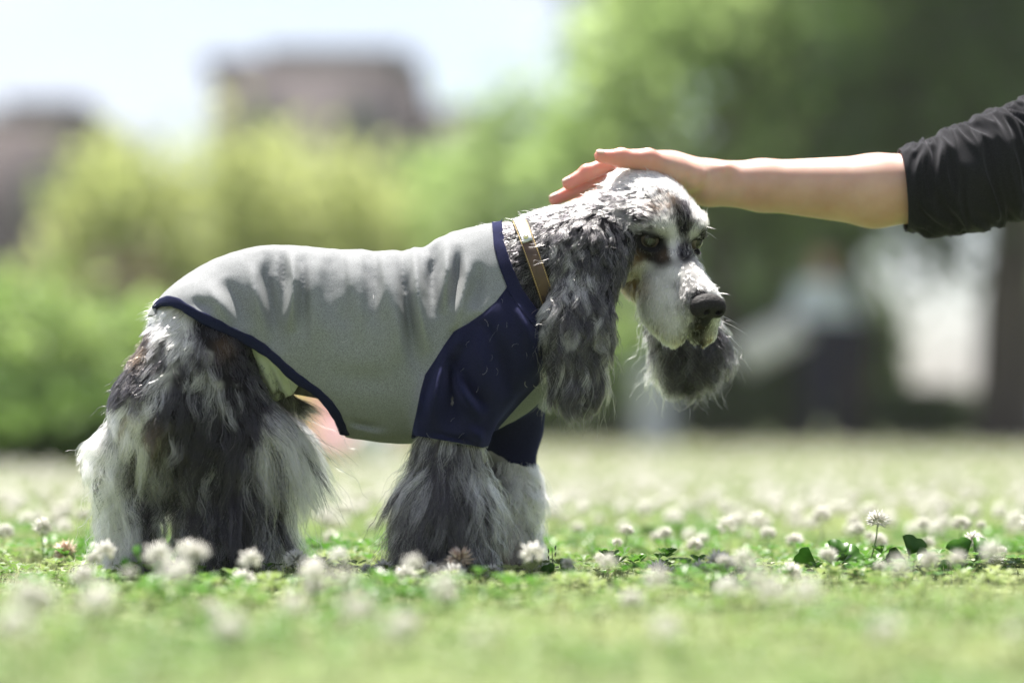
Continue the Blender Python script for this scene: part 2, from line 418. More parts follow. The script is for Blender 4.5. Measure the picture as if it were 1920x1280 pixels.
tag(link('lush_clover_leaves', mesh_np('lush_clover_leaves', cv3, cf3, False), None, patch_m), 'darker green tufts of clover leaves dotted through the lawn', 'clover', kind='stuff')
tag(link('clover_leaves', mesh_np('clover_leaves', np.concatenate([cv1, cv2]), np.concatenate([cf1, cf2 + len(cv1)]), False), None, clover_m), 'green three-lobed clover leaves carpeting the lawn', 'clover', kind='stuff')

# clover blossoms
def blossom_np(r, n, seed, full=True):
    rr = np.random.default_rng(seed); V = []; F = []
    for i in range(n):
        ct = 1 - 1.75 * (i + .5) / n; ph = i * 2.39996 + rr.uniform(-.2, .2); st = math.sqrt(max(0, 1 - ct * ct))
        d = np.array([st * math.cos(ph), st * math.sin(ph), ct]); d[2] += .25; d /= np.linalg.norm(d)
        L = r * rr.uniform(.85, 1.12) * (1 if ct > -.3 else .8); w = r * (.15 if full else .26)
        s1 = np.cross(d, (0.3, 0.2, 1)); s1 /= np.linalg.norm(s1); s2 = np.cross(d, s1); k = len(V)
        b = np.array([0, 0, -.1 * r]) + d * r * .18
        V += [b, b + d * L * .55 + s1 * w * .7, b + d * L * .55 - s1 * w * .35 + s2 * w * .6, b + d * L * .55 - s1 * w * .35 - s2 * w * .6, b + d * L + s1 * w * .2]
        F += [(k, k+1, k+2), (k, k+2, k+3), (k, k+3, k+1), (k+1, k+4, k+2), (k+2, k+4, k+3), (k+3, k+4, k+1)]
    return np.array(V), np.array(F)
petal_m = leaf_mat('clover_petals', (0.70, 0.69, 0.63), (0.84, 0.83, 0.79), 25, 0.42, 0.7)
cream_m = leaf_mat('faded_clover_petals', (0.62, 0.44, 0.34), (0.80, 0.72, 0.62), 90, 0.3, 0.7)
stem_m = noise_mat('clover_stem', (0.10, 0.17, 0.05), (0.18, 0.24, 0.09), 60, 0.6)
BLOS = [mesh_np('blossom', *blossom_np(.0138, 60, k)) for k in range(4)]
for b in BLOS: b.materials.append(petal_m)
CREAM = mesh_np('blossom', *blossom_np(.0138, 52, 9)); CREAM.materials.append(cream_m)
def stem_mesh(h, bend, seed):
    t = np.linspace(0, 1, 7)[:, None]; V, F = tube(np.concatenate([bend[0] * np.sin(t * 1.57) ** 2 - bend[0], bend[1] * np.sin(t * 1.57) ** 2 - bend[1], h * t - h], 1), np.linspace(.0012, .0009, 7), 5)
    m = mesh_np('stem', V, F); m.materials.append(stem_m); return m
STEMS = {}
def clover_flower(x, y, ztop, size=1.0, label='white clover blossom on a thin stem among the lawn clover', k=None, cream=False, group='white clover blossoms in the lawn', name='clover_flower', tilt=None):
    """the object's origin is the foot of the stem; the blossom is its head"""
    k = int(rng.integers(0, 4)) if k is None else k
    g = float(gz(x, y)[0]); h = max(.012, ztop - g)
    e = empty(name, (x, y, g)); tag(e, label, 'flower', group)
    key = (round(h / .006), k)
    if key not in STEMS: STEMS[key] = stem_mesh(round(h / .006) * .006 + .002, (.012 * math.cos(k * 1.9), .012 * math.sin(k * 1.9)), k)
    s = link('stem', STEMS[key], e); s.location = (0, 0, h)
    b = link('blossom', CREAM if cream else BLOS[k], e); b.location = (0, 0, h + .006 * size); b.scale = (size, size, size * .92)
    tl = tilt if tilt is not None else rng.normal(0, .22, 2); b.rotation_euler = (tl[0], tl[1], rng.uniform(0, 6.28))
    return e
def where(x, y):
    side = 'below the outstretched arm' if x > .12 else ('round the front legs' if x > -.24 else 'round the hind legs')
    deep = 'well in front of the dog' if y < -.75 else ('just in front of the dog' if y < -.12 else ('level with the dog' if y < .35 else ('some way behind the dog' if y < 1.6 else 'far behind the dog')))
    return 'white clover blossom %s, %s' % (deep, side)
def flower_px(px, py, y, size=1.0, **kw):
    p = P(px, py, y); return clover_flower(p[0], p[1], p[2] - .006, size, **kw)
flower_px(1645, 977, -.005, 1.1, label='tall white clover blossom standing clear above the lawn on a long bare stem', k=0, tilt=(.05, .1), group=None)
flower_px(80, 990, .16, 1.05, label='white clover blossom beside the hind legs, tall on its stem', k=1, group=None)
flower_px(122, 1036, .10, 1.2, label='browning cream clover blossom beside the hind legs', cream=True, group=None)
flower_px(862, 1050, -.20, 1.2, label='pinkish clover blossom in front of the furry front paws', cream=True, group=None)
for (a, b, c, d) in [(366, 1038, -.62, 1.0), (555, 1050, -.16, 1.1), (720, 1078, -.12, 1.0), (762, 1106, -.30, 1.15), (850, 1084, -.22, 1.1), (922, 1084, -.14, .8), (806, 1062, -.17, .7), (1540, 968, .42, 1.1), (1302, 1022, .22, .9),
                     (1350, 1058, -.22, 1.3), (1312, 1090, -.20, 1.2), (1230, 1092, -.16, 1.1), (1266, 1086, -.12, .6), (1826, 1012, .02, .9), (1866, 1052, -.04, .8), (1800, 1040, .05, .7), (455, 1102, -.34, 1.1), (1130, 1046, .12, .8), (1602, 975, .5, .8), (1440, 1000, .3, .9), (1490, 1015, .25, 1.0), (1480, 1090, -.25, 1.1), (690, 1095, -.1, .7), (1160, 1060, .05, .8), (1010, 1000, .6, .9)]:
    q_ = P(a, b, c); flower_px(a, b, c, d, label=where(q_[0], c), group=where(q_[0], c).replace('blossom', 'blossoms'))
xs, ys = scatter(262, -1.35, 3.9, 0.7, .05)
for x, y in zip(xs, ys):
    if -.20 < y < .16 and -.55 < x < .06: y += .5
    if -.60 < y < -.20 and -.55 < x < .06 and rng.random() < .75: y += 1.6
    if x > .10 and -.34 < y < .02: y += .42
    clover_flower(float(x), float(y), float(rng.uniform(.014, .046)), float(rng.uniform(.5, 1.05)), label=where(float(x), float(y)), group=where(float(x), float(y)).replace('blossom', 'blossoms'))
# the thousands beyond them
LOW, LOWF = blossom_np(.0140, 18, 77, False)
xs, ys = scatter(2300, 0.7, 16.5, 1.2, .4); xn, yn = scatter(90, -1.5, 1.2, 0.7, .1); ok_ = ~((yn > -.34) & (yn < .2)); xs = np.r_[xs, xn[ok_]]; ys = np.r_[ys, yn[ok_]]; zs = rng.uniform(.022, .058, len(xs)); sz = rng.uniform(.8, 1.2, len(xs))
DV = (LOW[None] * sz[:, None, None] + np.stack([xs, ys, zs], 1)[:, None]).reshape(-1, 3); DF = (LOWF[None] + (np.arange(len(xs)) * len(LOW))[:, None, None]).reshape(-1, 3)
tag(link('distant_clover_blossoms', mesh_np('distant_clover_blossoms', DV, DF), None, petal_m), 'white clover blossoms dotted over the far lawn', 'flowers', kind='stuff')
# single clover plants that show their leaves
sharp_m = leaf_mat('big_clover_leaf', (0.05, 0.15, 0.02), (0.11, 0.25, 0.04), 40, 0.5, 0.35)
def clover_plant(px, py, y, leaves, label):
    """leaves: (dx px, dy px, size px, turn, tip-up angle) round the foot"""
    f = P(px, py, y); g = float(gz(f[0], y)[0]); e = empty('clover_plant', (f[0], y, g)); tag(e, label, 'clover')
    for (dx, dy, sp, az, tl) in leaves:
        c = P(px + dx, py + dy, y + .02 * math.sin(az * 3)); s = sp / PXM
        q = LF * s; q = q * np.array([1, 1.25, 1])
        M = Matrix.Rotation(az, 3, 'Y') @ Matrix.Rotation(tl, 3, 'X'); v = np.array([M @ Vector(p) for p in q]) + c - np.array([f[0], y, g])
        fan = [(0, j, j + 1) for j in range(1, len(LF) - 1)]
        o = link('leaflet', mesh_np('leaflet', v, fan), e, sharp_m)
        md = o.modifiers.new('thickness', 'SOLIDIFY'); md.thickness = .0004
        st, sf = tube(np.linspace((0, 0, 0), c - np.array([f[0], y, g]), 5), .0009, 5); link('stalk', mesh_np('stalk', st, sf), e, stem_m)
clover_plant(1710, 1062, -.07, [(-6, -20, 40, -1.15, 1.25), (-14, -16, 34, 3.5, .9), (4, -14, 30, -.5, .6)], 'upright glossy clover leaf beside the tall lone blossom')
clover_plant(1415, 1088, -.10, [(-8, -2, 34, -1.9, 1.35), (4, -2, 26, -.7, 1.0)], 'small dark folded clover leaf standing on edge')
clover_plant(1560, 1070, -.02, [(-30, -14, 42, -2.6, 1.0), (6, -16, 44, -1.2, 1.1), (20, -16, 40, -.5, .9)], 'pair of broad grey-green clover leaves, hazy among the blossoms')
clover_plant(1825, 1068, -.03, [(-14, -18, 46, -1.9, .9), (6, -16, 46, -1.0, 1.0), (-30, -4, 36, 3.4, .7)], 'cluster of bright clover leaves below a small blossom')
clover_plant(318, 1092, -.22, [(-6, -16, 30, -2.3, .9), (4, -14, 32, -.5, .7)], 'clover leaf pair in front of the hind paw')
clover_plant(1045, 1100, -.10, [(-8, -18, 28, -2.0, 1.0), (8, -20, 30, -1.0, 1.1), (0, -10, 28, -.2, .6)], 'clover leaves beside the far front paw')
clover_plant(262, 1085, -.40, [(0, -26, 34, -1.6, .5), (-4, -20, 30, -2.6, .6)], 'soft yellow-green clover leaf near the white hind foot')
# thin seed stalks
seed_m = noise_mat('seed_stalk', (0.05, 0.05, 0.04), (0.12, 0.12, 0.08), 200, 0.8)
for (px, top, foot, y, lab_) in ((994, 1045, 1090, -.1, 'thin dark grass seed stalk against the far front paw'), (1035, 1026, 1085, -.08, 'taller dark seed stalk standing clear of the far front paw')):
    a, b = P(px - 4, foot, y), P(px, top, y); V, F = tube([a, a * .5 + b * .5 + np.array([.002, 0, 0]), b], [.0007, .0006, .0004], 5); o = link('grass_seed_stalk', mesh_np('grass_seed_stalk', V - a, F), None, seed_m); o.location = a
    tag(o, lab_, 'grass stalk', 'dark seed stalks')
    for k in range(4):
        c = b - a + np.array([(-1) ** k * .004, 0, -.004 * k]); V, F = tube([c - [.0, 0, .003], c, c + [(-1) ** k * .001, 0, .003]], [.0003, .0011, .0003], 5); link('seed', mesh_np('seed', V, F), o, seed_m)

# ------------------------------------------------------------------ trees and shrubs
def foliage(center, rad, n, leaf, seed, clumps=70, floor=0.05, shell=0.55, spread=0.17):
    r = np.random.default_rng(seed); c = r.normal(size=(clumps, 3)); c /= np.linalg.norm(c, axis=1)[:, None]
    c *= (shell + (1 - shell) * r.random((clumps, 1)) ** .5) * r.uniform(.82, 1.08, (clumps, 1)); c = np.array(center) + c * np.array(rad)
    w = r.uniform(.3, 1.4, clumps); ci = r.choice(clumps, n, p=w / w.sum())
    p = c[ci] + r.normal(size=(n, 3)) * np.array(rad) * spread; p[:, 2] = np.maximum(p[:, 2], floor + .05 * r.random(n))
    d = r.normal(size=(n, 3)); d /= np.linalg.norm(d, axis=1)[:, None]; s = np.cross(d, r.normal(size=(n, 3))); s /= np.linalg.norm(s, axis=1)[:, None]
    L = leaf * r.uniform(.6, 1.3, (n, 1)); V = np.stack([p - d * L, p + s * L * .45, p + d * L, p - s * L * .45], 1).reshape(-1, 3)
    return V, (np.arange(n) * 4)[:, None] + np.array([[0, 1, 2, 3]])
bark_m = noise_mat('bark', (0.022, 0.018, 0.014), (0.075, 0.060, 0.046), 7, 0.95, bump=0.8, bump_scale=20, stretch=(1, 1, .25))
def tree(name, base, h_trunk, r_trunk, crown_c, crown_r, n, leaf, m, label, cat, seed, group=None, limbs=5, **kw):
    e = empty(name, base); tag(e, label, cat, group); b = np.array(base, float); r = np.random.default_rng(seed + 500)
    pts = [b * 0 + (0, 0, -.02)]
    for k in range(1, 6): pts.append(np.array([r.normal() * .04 * k * h_trunk / 5, r.normal() * .03 * k, h_trunk * k / 5]))
    V, F = tube(pts, np.linspace(r_trunk * 1.25, r_trunk * .7, 6), 12); link('trunk', mesh_np('trunk', V, F), e, bark_m)
    cc = np.array(crown_c) - b
    for k in range(limbs):
        t = pts[3 + k % 3]; tgt = cc + r.normal(size=3) * np.array(crown_r) * .45; mid_ = (t + tgt) / 2 + r.normal(size=3) * .1 * h_trunk
        V, F = tube([t, mid_, tgt], [r_trunk * .5, r_trunk * .32, r_trunk * .1], 7); link('limb', mesh_np('limb', V, F), e, bark_m)
    V, F = foliage(cc, crown_r, n, leaf, seed, **kw); link('crown', mesh_np('crown', V, F, False), e, m)
    return e
lime_m = leaf_mat('lime_foliage', (0.28, 0.335, 0.10), (0.46, 0.50, 0.21), 0.9, 0.6)
mid_m = leaf_mat('fresh_foliage', (0.15, 0.245, 0.065), (0.31, 0.40, 0.14), 0.8, 0.6)
sunlit_m = leaf_mat('sunlit_foliage', (0.19, 0.29, 0.085), (0.37, 0.47, 0.19), 0.8, 0.65)
dark_m = leaf_mat('dense_foliage', (0.050, 0.10, 0.025), (0.11, 0.18, 0.045), 0.8, 0.45)
brown_m = leaf_mat('bronze_foliage', (0.10, 0.07, 0.05), (0.19, 0.13, 0.09), 1.0, 0.3)
def T(px, d): return (at(px, d), d - DIST, 0)
def C(px, py, d): return (at(px, d), d - DIST, up(py, d))
# lime-green small trees between the dog and the buildings
tree('lime_tree', T(400, 27), 1.4, .09, C(425, 485, 27), (1.35, .8, 1.36), 3400, .10, lime_m, 'pale lime-green small tree with a pointed top in front of the tall building', 'tree', 1, shell=.6, spread=.24)
tree('lime_tree', T(235, 26), 1.0, .08, C(245, 545, 26), (.85, 1.0, 1.55), 3600, .10, lime_m, 'yellow-green rounded tree in front of the low dark building', 'tree', 2)
tree('lime_tree', T(620, 28), 1.3, .09, C(610, 520, 28), (1.15, 1.2, 1.42), 4600, .10, lime_m, 'lime-green tree standing above the middle of the dog\'s back', 'tree', 3)
tree('green_tree', T(790, 29), 1.3, .09, C(800, 520, 29), (1.2, 1.3, 1.45), 4600, .10, mid_m, 'mid-green tree covering the foot of the lower building wing', 'tree', 4)
tree('green_tree', T(1010, 27), 1.5, .10, C(985, 460, 27), (1.25, 1.2, 1.75), 5000, .10, sunlit_m, 'light green tree rising behind the petting hand', 'tree', 5)
# the large tree whose crown fills the upper corner, and its darker neighbours
tree('park_tree', T(1345, 22), 3.0, .13, C(1330, 190, 22), (1.45, 1.5, 1.50), 5200, .11, sunlit_m, 'large bright green tree above the dog\'s head', 'tree', 6, limbs=6)
tree('park_tree', T(1600, 23), 2.8, .16, C(1590, 170, 23), (1.45, 1.4, 1.75), 5200, .11, sunlit_m, 'broad park tree with light clumps above the outstretched arm', 'tree', 7, limbs=6)
tree('dark_tree', T(1885, 20), 3.0, .24, C(1800, 40, 20.6), (1.35, 1.3, 1.75), 9500, .11, dark_m, 'dark dense tree with a thick trunk behind the black sleeve', 'tree', 8, limbs=6, shell=.3)
tree('dark_tree', T(1480, 26), 3.0, .15, C(1420, -40, 26), (1.9, 1.5, 1.3), 7000, .12, dark_m, 'dark tree showing between the brighter crowns', 'tree', 9, limbs=5, shell=.3)
# shrubs
def shrub(px, d, top, wpx, m, label, seed, n=2600, leaf=.05, group=None, depth=.5):
    h = up(top, d); w = wpx / (PXM * DIST) * d / 2
    e = empty('shrub', T(px, d)); tag(e, label, 'shrub', group)
    V, F = foliage((0, 0, h * .52), (w, depth, h * .46), n, leaf, seed, 40, .02, .45, .2); link('foliage', mesh_np('foliage', V, F, False), e, m)
    r = np.random.default_rng(seed)
    for k in range(3):
        V, F = tube([(r.normal() * .05, 0, -.02), (r.normal() * w * .2, r.normal() * .05, h * .35), (r.normal() * w * .4, r.normal() * .15, h * .75)], [.022, .016, .006], 6); link('stem', mesh_np('stem', V, F), e, bark_m)
shrub(40, 11, 500, 330, mid_m, 'green shrub below the dark building at the lawn edge', 21)
shrub(215, 12, 560, 230, mid_m, 'green shrub just behind the dog\'s rump', 22)
shrub(-60, 10, 690, 260, dark_m, 'dark low shrub at the lawn edge below the green shrub', 23, 2600)
shrub(110, 10.4, 720, 260, dark_m, 'dark low shrub behind the hind legs', 24, 2600)
shrub(300, 12.5, 640, 220, dark_m, 'dark shrub hidden behind the thigh fur', 25, 2200)
shrub(215, 18, 500, 200, brown_m, 'bronze-leaved shrub between the green shrub and the lime tree', 26, 2600, .06)
shrub(460, 20, 590, 300, mid_m, 'green shrub seen below the shirt hem', 27, 2600, .06)
shrub(700, 22, 600, 330, mid_m, 'green shrub screened by the dog\'s back', 28, 2600, .06)
for k, (px, d, top, w, m_, lab) in enumerate([(1000, 21.5, 640, 260, mid_m, 'soft green shrub behind the hanging ear'), (1180, 23, 600, 240, mid_m, 'green shrub between the hanging ears'), (1330, 22, 690, 240, dark_m, 'dark shrub below the chin'), (1440, 25, 560, 260, dark_m, 'dark shrub behind the white board'),
        (1610, 25, 570, 170, mid_m, 'green shrub between the figure in navy and the bright gap'), (1745, 23, 735, 260, dark_m, 'low dark hedge shrub below the bright gap beside the thick trunk'), (1975, 22.5, 660, 230, dark_m, 'dark shrub at the thick trunk'), (1560, 27, 520, 200, dark_m, 'dark shrub behind the figure in navy'), (1290, 30, 440, 300, dark_m, 'tall dark shrub filling the gap behind the muzzle'), (1480, 31, 430, 330, dark_m, 'tall dark shrub between the muzzle and the figure in navy'), (1995, 29, 400, 230, dark_m, 'tall dark shrub behind the thick trunk'), (1100, 30, 480, 300, mid_m, 'tall green shrub behind the near ear')]):
    shrub(px, d, top, w, m_, lab, 60 + k, 3000, .07)

# the park goes on to either side of what the lens frames
for k, (px, d, m_, lab) in enumerate([(-620, 27, lime_m, 'lime tree past the plum-brown building'), (-1000, 23, sunlit_m, 'second tree past the plum-brown building'), (-1500, 27, mid_m, 'third tree past the plum-brown building'), (-2100, 25, sunlit_m, 'fourth tree past the plum-brown building'),
        (2300, 25, sunlit_m, 'first tree past the thick dark trunk'), (2750, 22, mid_m, 'second tree past the thick dark trunk'), (3300, 27, dark_m, 'third tree past the thick dark trunk'), (3900, 25, mid_m, 'fourth tree past the thick dark trunk')]):
    tree('park_tree', T(px, d), 2.0, .14, C(px + 20, 380, d), (1.9, 1.6, 1.7), 4200, .13, m_, lab, 'tree', 300 + k)
    shrub(px + (260 if px > 0 else -260), d + 1.5, 560, 420, (dark_m, mid_m)[k % 2], ('broad dark shrub', 'broad green shrub')[k % 2] + ' at the foot of the ' + lab, 340 + k, 2200, .09)
# ------------------------------------------------------------------ buildings
def quad_box(x0, x1, y0, y1, z0, z1):
    V = [(x0, y0, z0), (x1, y0, z0), (x1, y1, z0), (x0, y1, z0), (x0, y0, z1), (x1, y0, z1), (x1, y1, z1), (x0, y1, z1)]
    return V, [(0, 1, 5, 4), (1, 2, 6, 5), (2, 3, 7, 6), (3, 0, 4, 7), (4, 5, 6, 7), (3, 2, 1, 0)]
def box(name, b, m, parent): V, F = quad_box(*b); return link(name, mesh_np(name, V, F, False), parent, m)
brick_m = noise_mat('brown_render', (0.065, 0.050, 0.056), (0.095, 0.076, 0.082), 0.5, 0.9)
brick2_m = noise_mat('plum_render', (0.055, 0.040, 0.044), (0.085, 0.064, 0.066), 0.5, 0.9)
coping_m = noise_mat('grey_coping', (0.08, 0.075, 0.08), (0.12, 0.115, 0.12), 2, 0.9)
glass_m = mat('window_glass', (0.04, 0.05, 0.06), 0.08, Specular_IOR_Level=0.6); frame_m = mat('window_frame', (0.22, 0.21, 0.21), 0.6)
def building(label, px0, px1, d, top, depth, m, group=None, steps=()):
    x0, x1, y0, z1 = at(px0, d), at(px1, d), d - DIST, up(top, d); cx = (x0 + x1) / 2
    e = empty('building', (cx, y0, 0)); tag(e, label, 'building', group)
    box('wall', (x0 - cx, x1 - cx, 0, depth, -.1, z1), m, e)
    box('parapet', (x0 - cx - .12, x1 - cx + .12, -.12, depth + .12, z1 + .002, z1 + .28), coping_m, e)
    for (a, b, t) in steps:
        xa, xb, zt = at(a, d) - cx, at(b, d) - cx, up(t, d)
        w = box('roof_block', (xa, xb, .35, depth - .6, z1 + .282, zt), m, e); box('coping', (xa - .1, xb + .1, .25, depth - .5, zt + .002, zt + .2), coping_m, w)
    nx = max(2, int((x1 - x0) / 1.9)); nzr = max(2, int(z1 / 2.7))
    for i in range(nx):
        for j in range(nzr):
            wx = x0 - cx + (i + .5) * (x1 - x0) / nx; wz = (j + .55) * z1 / nzr
            f = box('window', (wx - .5, wx + .5, -.05, .04, wz - .65, wz + .65), frame_m, e)
            box('pane', (wx - .43, wx - .02, -.058, -.052, wz - .57, wz + .57), glass_m, f); box('pane', (wx + .02, wx + .43, -.058, -.052, wz - .57, wz + .57), glass_m, f)
    return e
building('tall dark brown building block above the lime trees', 392, 778, 62, 128, 9, brick_m, steps=((500, 752, 100),))
building('lower brown wing joined to the tall dark building', 775, 945, 64, 222, 8, brick_m, steps=((800, 860, 212),))
building('low plum-brown building standing apart with a flat grey roof', -190, 165, 58, 232, 9, brick2_m, steps=((10, 145, 200),))
low_m = noise_mat('grey_stone', (0.10, 0.088, 0.085), (0.16, 0.145, 0.14), 3, 0.95)
wl_e = empty('low_wall', (at(1060, 22.5), 19.5, 0)); tag(wl_e, 'low grey-brown wall at the far edge of the lawn', 'wall')
box('wall_body', (-1.2, .55, 0, .3, -.02, up(772, 22.5)), low_m, wl_e); box('coping', (-1.24, .59, -.04, .34, up(772, 22.5) + .002, up(772, 22.5) + .06), coping_m, wl_e)
bin_m = noise_mat('pale_concrete', (0.42, 0.43, 0.44), (0.52, 0.53, 0.55), 12, 0.8)
be = empty('litter_bin', (at(1228, 20.5), 17.5, 0)); tag(be, 'pale grey litter bin standing at the far lawn edge', 'litter bin')
V, F = tube([(0, 0, z) for z in (-.02, .02, .06, .62, .66)], [.20, .20, .18, .19, .20], 20); link('bin_body', mesh_np('bin_body', V, F), be, bin_m)
V, F = tube([(0, 0, z) for z in (.662, .70, .74, .76)], [.215, .215, .17, .02], 20); link('lid', mesh_np('lid', V, F), be, bin_m)

# ------------------------------------------------------------------ people far behind
skin_far = mat('far_skin', (0.50, 0.32, 0.24), 0.6); hair_far = mat('far_hair', (0.02, 0.015, 0.012), 0.6)
def figure(name, base, segs, cloth, label, rz=0.0, h=.022, box_=((-.6, -.6, -.02), (.6, .6, 1.85))):
    """segs: (a, b, ra, rb); cloth: (name, material, offset, keep(v) > 0)"""
    def f(p):
        d = None
        for (a, b, ra, rb) in segs:
            e = rcone(p, a, b, ra, rb); d = e if d is None else smin(d, e, .035)
        return d
    e = empty(name, base, rz); tag(e, label, 'person')
    V, Q = iso(f, *box_, h); link('body', mesh_np('body', V, Q), e, skin_far)
    for (nm, m, off, keep) in cloth:
        V, Q = iso(lambda p: f(p) - off, *box_, h); t = tris_of(Q); v2, t2 = clip_tris(V, t, keep(V)); o = link(nm, mesh_np(nm, v2, t2), e, m)
        md = o.modifiers.new('thickness', 'SOLIDIFY'); md.thickness = .006
    return e
STAND = [((0, 0, .92), (0, 0, 1.36), .15, .16), ((0, 0, 1.42), (0, 0, 1.5), .06, .055), ((0, -.01, 1.58), (0, 0, 1.66), .085, .095),
         ((-.09, 0, .92), (-.10, 0, .50), .095, .062), ((-.10, 0, .50), (-.10, .01, .08), .060, .040), ((-.10, .02, .04), (-.11, -.12, .03), .04, .03),
         ((.09, 0, .92), (.10, -.03, .50), .095, .062), ((.10, -.03, .50), (.10, 0, .08), .060, .040), ((.10, .02, .04), (.11, -.12, .03), .04, .03),
         ((-.19, 0, 1.38), (-.27, -.04, 1.10), .055, .042), ((-.27, -.04, 1.10), (-.36, -.18, .95), .040, .032), ((-.36, -.18, .95), (-.40, -.24, .92), .035, .025),
         ((.19, 0, 1.38), (.26, 0, 1.10), .055, .042), ((.26, 0, 1.10), (.27, -.06, .86), .040, .032), ((.27, -.06, .86), (.27, -.09, .77), .035, .025)]
pale_top = mat('pale_blue_top', (0.62, 0.66, 0.74), 0.85); navy_tr = mat('navy_trousers', (0.010, 0.012, 0.030), 0.9)
figure('person', (at(1545, 21), 18, 0), STAND, [('trousers', navy_tr, .022, lambda v: np.minimum(1.10 - v[:, 2], v[:, 2] - .07)), ('top', pale_top, .018, lambda v: np.minimum(np.minimum(v[:, 2] - 1.06, 1.46 - v[:, 2]), .34 - np.abs(v[:, 0]))), ('hair', hair_far, .012, lambda v: np.maximum(v[:, 2] - 1.68, np.minimum(v[:, 1] - .0, v[:, 2] - 1.5)))],
       'person in a pale top and navy trousers standing among the trunks')
bd = mat('white_board', (0.72, 0.71, 0.66), 0.7); V, F = quad_box(-.30, .30, -.008, .008, -.155, .155)
o = link('white_board', mesh_np('white_board', V, F, False), None, bd); o.location = (at(1442, 20.8), 17.72, up(642, 20.8)); o.rotation_euler = (R(-12), R(-28), 0); tag(o, 'pale board held slanting by the figure in navy', 'board')
SIT = [((0, .05, .14), (0, .10, .48), .14, .13), ((0, .10, .52), (0, .09, .60), .055, .05), ((0, .07, .68), (0, .08, .75), .08, .09),
       ((-.09, .05, .12), (-.30, -.20, .16), .085, .06), ((-.30, -.20, .15), (-.02, -.34, .06), .055, .04), ((-.02, -.34, .05), (.08, -.36, .05), .04, .03),
       ((.09, .05, .12), (.30, -.20, .16), .085, .06), ((.30, -.20, .15), (.02, -.30, .10), .055, .04), ((.02, -.30, .08), (-.08, -.32, .08), .04, .03),
       ((-.17, .10, .47), (-.26, -.02, .27), .05, .04), ((-.26, -.02, .27), (-.16, -.18, .22), .038, .03), ((.17, .10, .47), (.26, -.02, .27), .05, .04), ((.26, -.02, .27), (.16, -.18, .22), .038, .03)]
pink_m = mat('pale_pink_cloth', (0.72, 0.50, 0.50), 0.85); yel_m = mat('yellow_cloth', (0.62, 0.50, 0.16), 0.85)
figure('person', (at(635, 12), 9, 0), SIT, [('top', pink_m, .018, lambda v: np.minimum(np.minimum(v[:, 2] - .10, .56 - v[:, 2]), v[:, 1] + .10)), ('trousers', pink_m, .012, lambda v: np.minimum(np.minimum(.28 - v[:, 2], -.02 - v[:, 1]), .36 + v[:, 1])), ('hair', hair_far, .012, lambda v: np.maximum(v[:, 2] - .77, np.minimum(v[:, 1] - .08, v[:, 2] - .6)))],
       'person in pale pink seated on the lawn, glimpsed under the belly', 0.3, .02, ((-.5, -.5, -.01), (.5, .4, .9)))
bgm = mat('white_bag', (0.82, 0.80, 0.80), 0.8)
bme = empty('shopping_bag', (at(700, 11.5), 8.5, 0)); tag(bme, 'small white bag on the grass beside the seated figure', 'bag')
V, Q = iso(lambda p: ell(p, (0, 0, .10), (.11, .07, .12)) + .004 * np.sin(p[:, 0] * 60), (-.15, -.12, -.03), (.15, .12, .26), .012); link('bag_body', mesh_np('bag_body', V, Q), bme, bgm)
V, F = tube([(-.05, 0, .19), (-.04, 0, .27), (.04, 0, .27), (.05, 0, .19)], .008, 6); link('handle', mesh_np('handle', V, F), bme, bgm)
yb = empty('picnic_cushion', (at(512, 11.6), 8.6, 0)); tag(yb, 'yellow cushion propped on the grass, glimpsed behind the hem', 'cushion')
V, Q = iso(lambda p: (np.abs(p[:, 0] / .20) ** 4 + np.abs(p[:, 1] / .07) ** 2.2 + np.abs((p[:, 2] - .20) / .20) ** 4) ** .3 - 1, (-.24, -.1, -.02), (.24, .1, .44), .014); link('cover', mesh_np('cover', V, Q), yb, yel_m)

# ------------------------------------------------------------------ the dog
YM = -0.035
HM = P(1261, 447, YM)                      # point midway between the eyes
ya, pi_ = R(61), R(30)
HF = np.array([math.cos(pi_) * math.cos(ya), -math.cos(pi_) * math.sin(ya), -math.sin(pi_)])
HR = np.array([math.sin(ya), math.cos(ya), 0.0])
HU = np.array([math.sin(pi_) * math.cos(ya), -math.sin(pi_) * math.sin(ya), math.cos(pi_)])
HB = np.stack([HF, HR, HU])                # rows: forward, towards the far side, up
def hl(p): return ((p - HM) @ HB.T).astype(np.float32)
def hw(f, r, u): return HM + f * HF + r * HR + u * HU
def loft(p, tab, e=2.2):
    """a body drawn from top, bottom and half width along its length"""
    t = np.asarray(tab, float); X = (t[:, 0] - 960) / PXM
    top = np.interp(p[:, 0], X, (GND - t[:, 1]) / PXM); bot = np.interp(p[:, 0], X, (GND - t[:, 2]) / PXM)
    w = np.interp(p[:, 0], X, t[:, 3]); c = (top + bot) / 2; h = (top - bot) / 2
    k = (np.abs(p[:, 1] / w) ** e + np.abs((p[:, 2] - c) / h) ** e) ** (1 / e)
    d = (k - 1) * np.minimum(w, h)
    ends = np.maximum(X[0] - p[:, 0], p[:, 0] - X[-1])
    return smax(d, ends.astype(np.float32), 0.02)
def spread(tab, step=12):
    """resample a table smoothly (Catmull-Rom) so that no kinks show"""
    t = np.asarray(tab, float); xs = np.arange(t[0, 0], t[-1, 0] + 1, step); out = [xs]
    for c in range(1, t.shape[1]):
        y = np.interp(xs, t[:, 0], t[:, c]); k = np.array([1, 2, 3, 2, 1.]) / 9
        yp = np.pad(y, 2, mode='edge'); y = np.convolve(yp, k, 'valid'); out.append(y)
    return np.stack(out, 1)
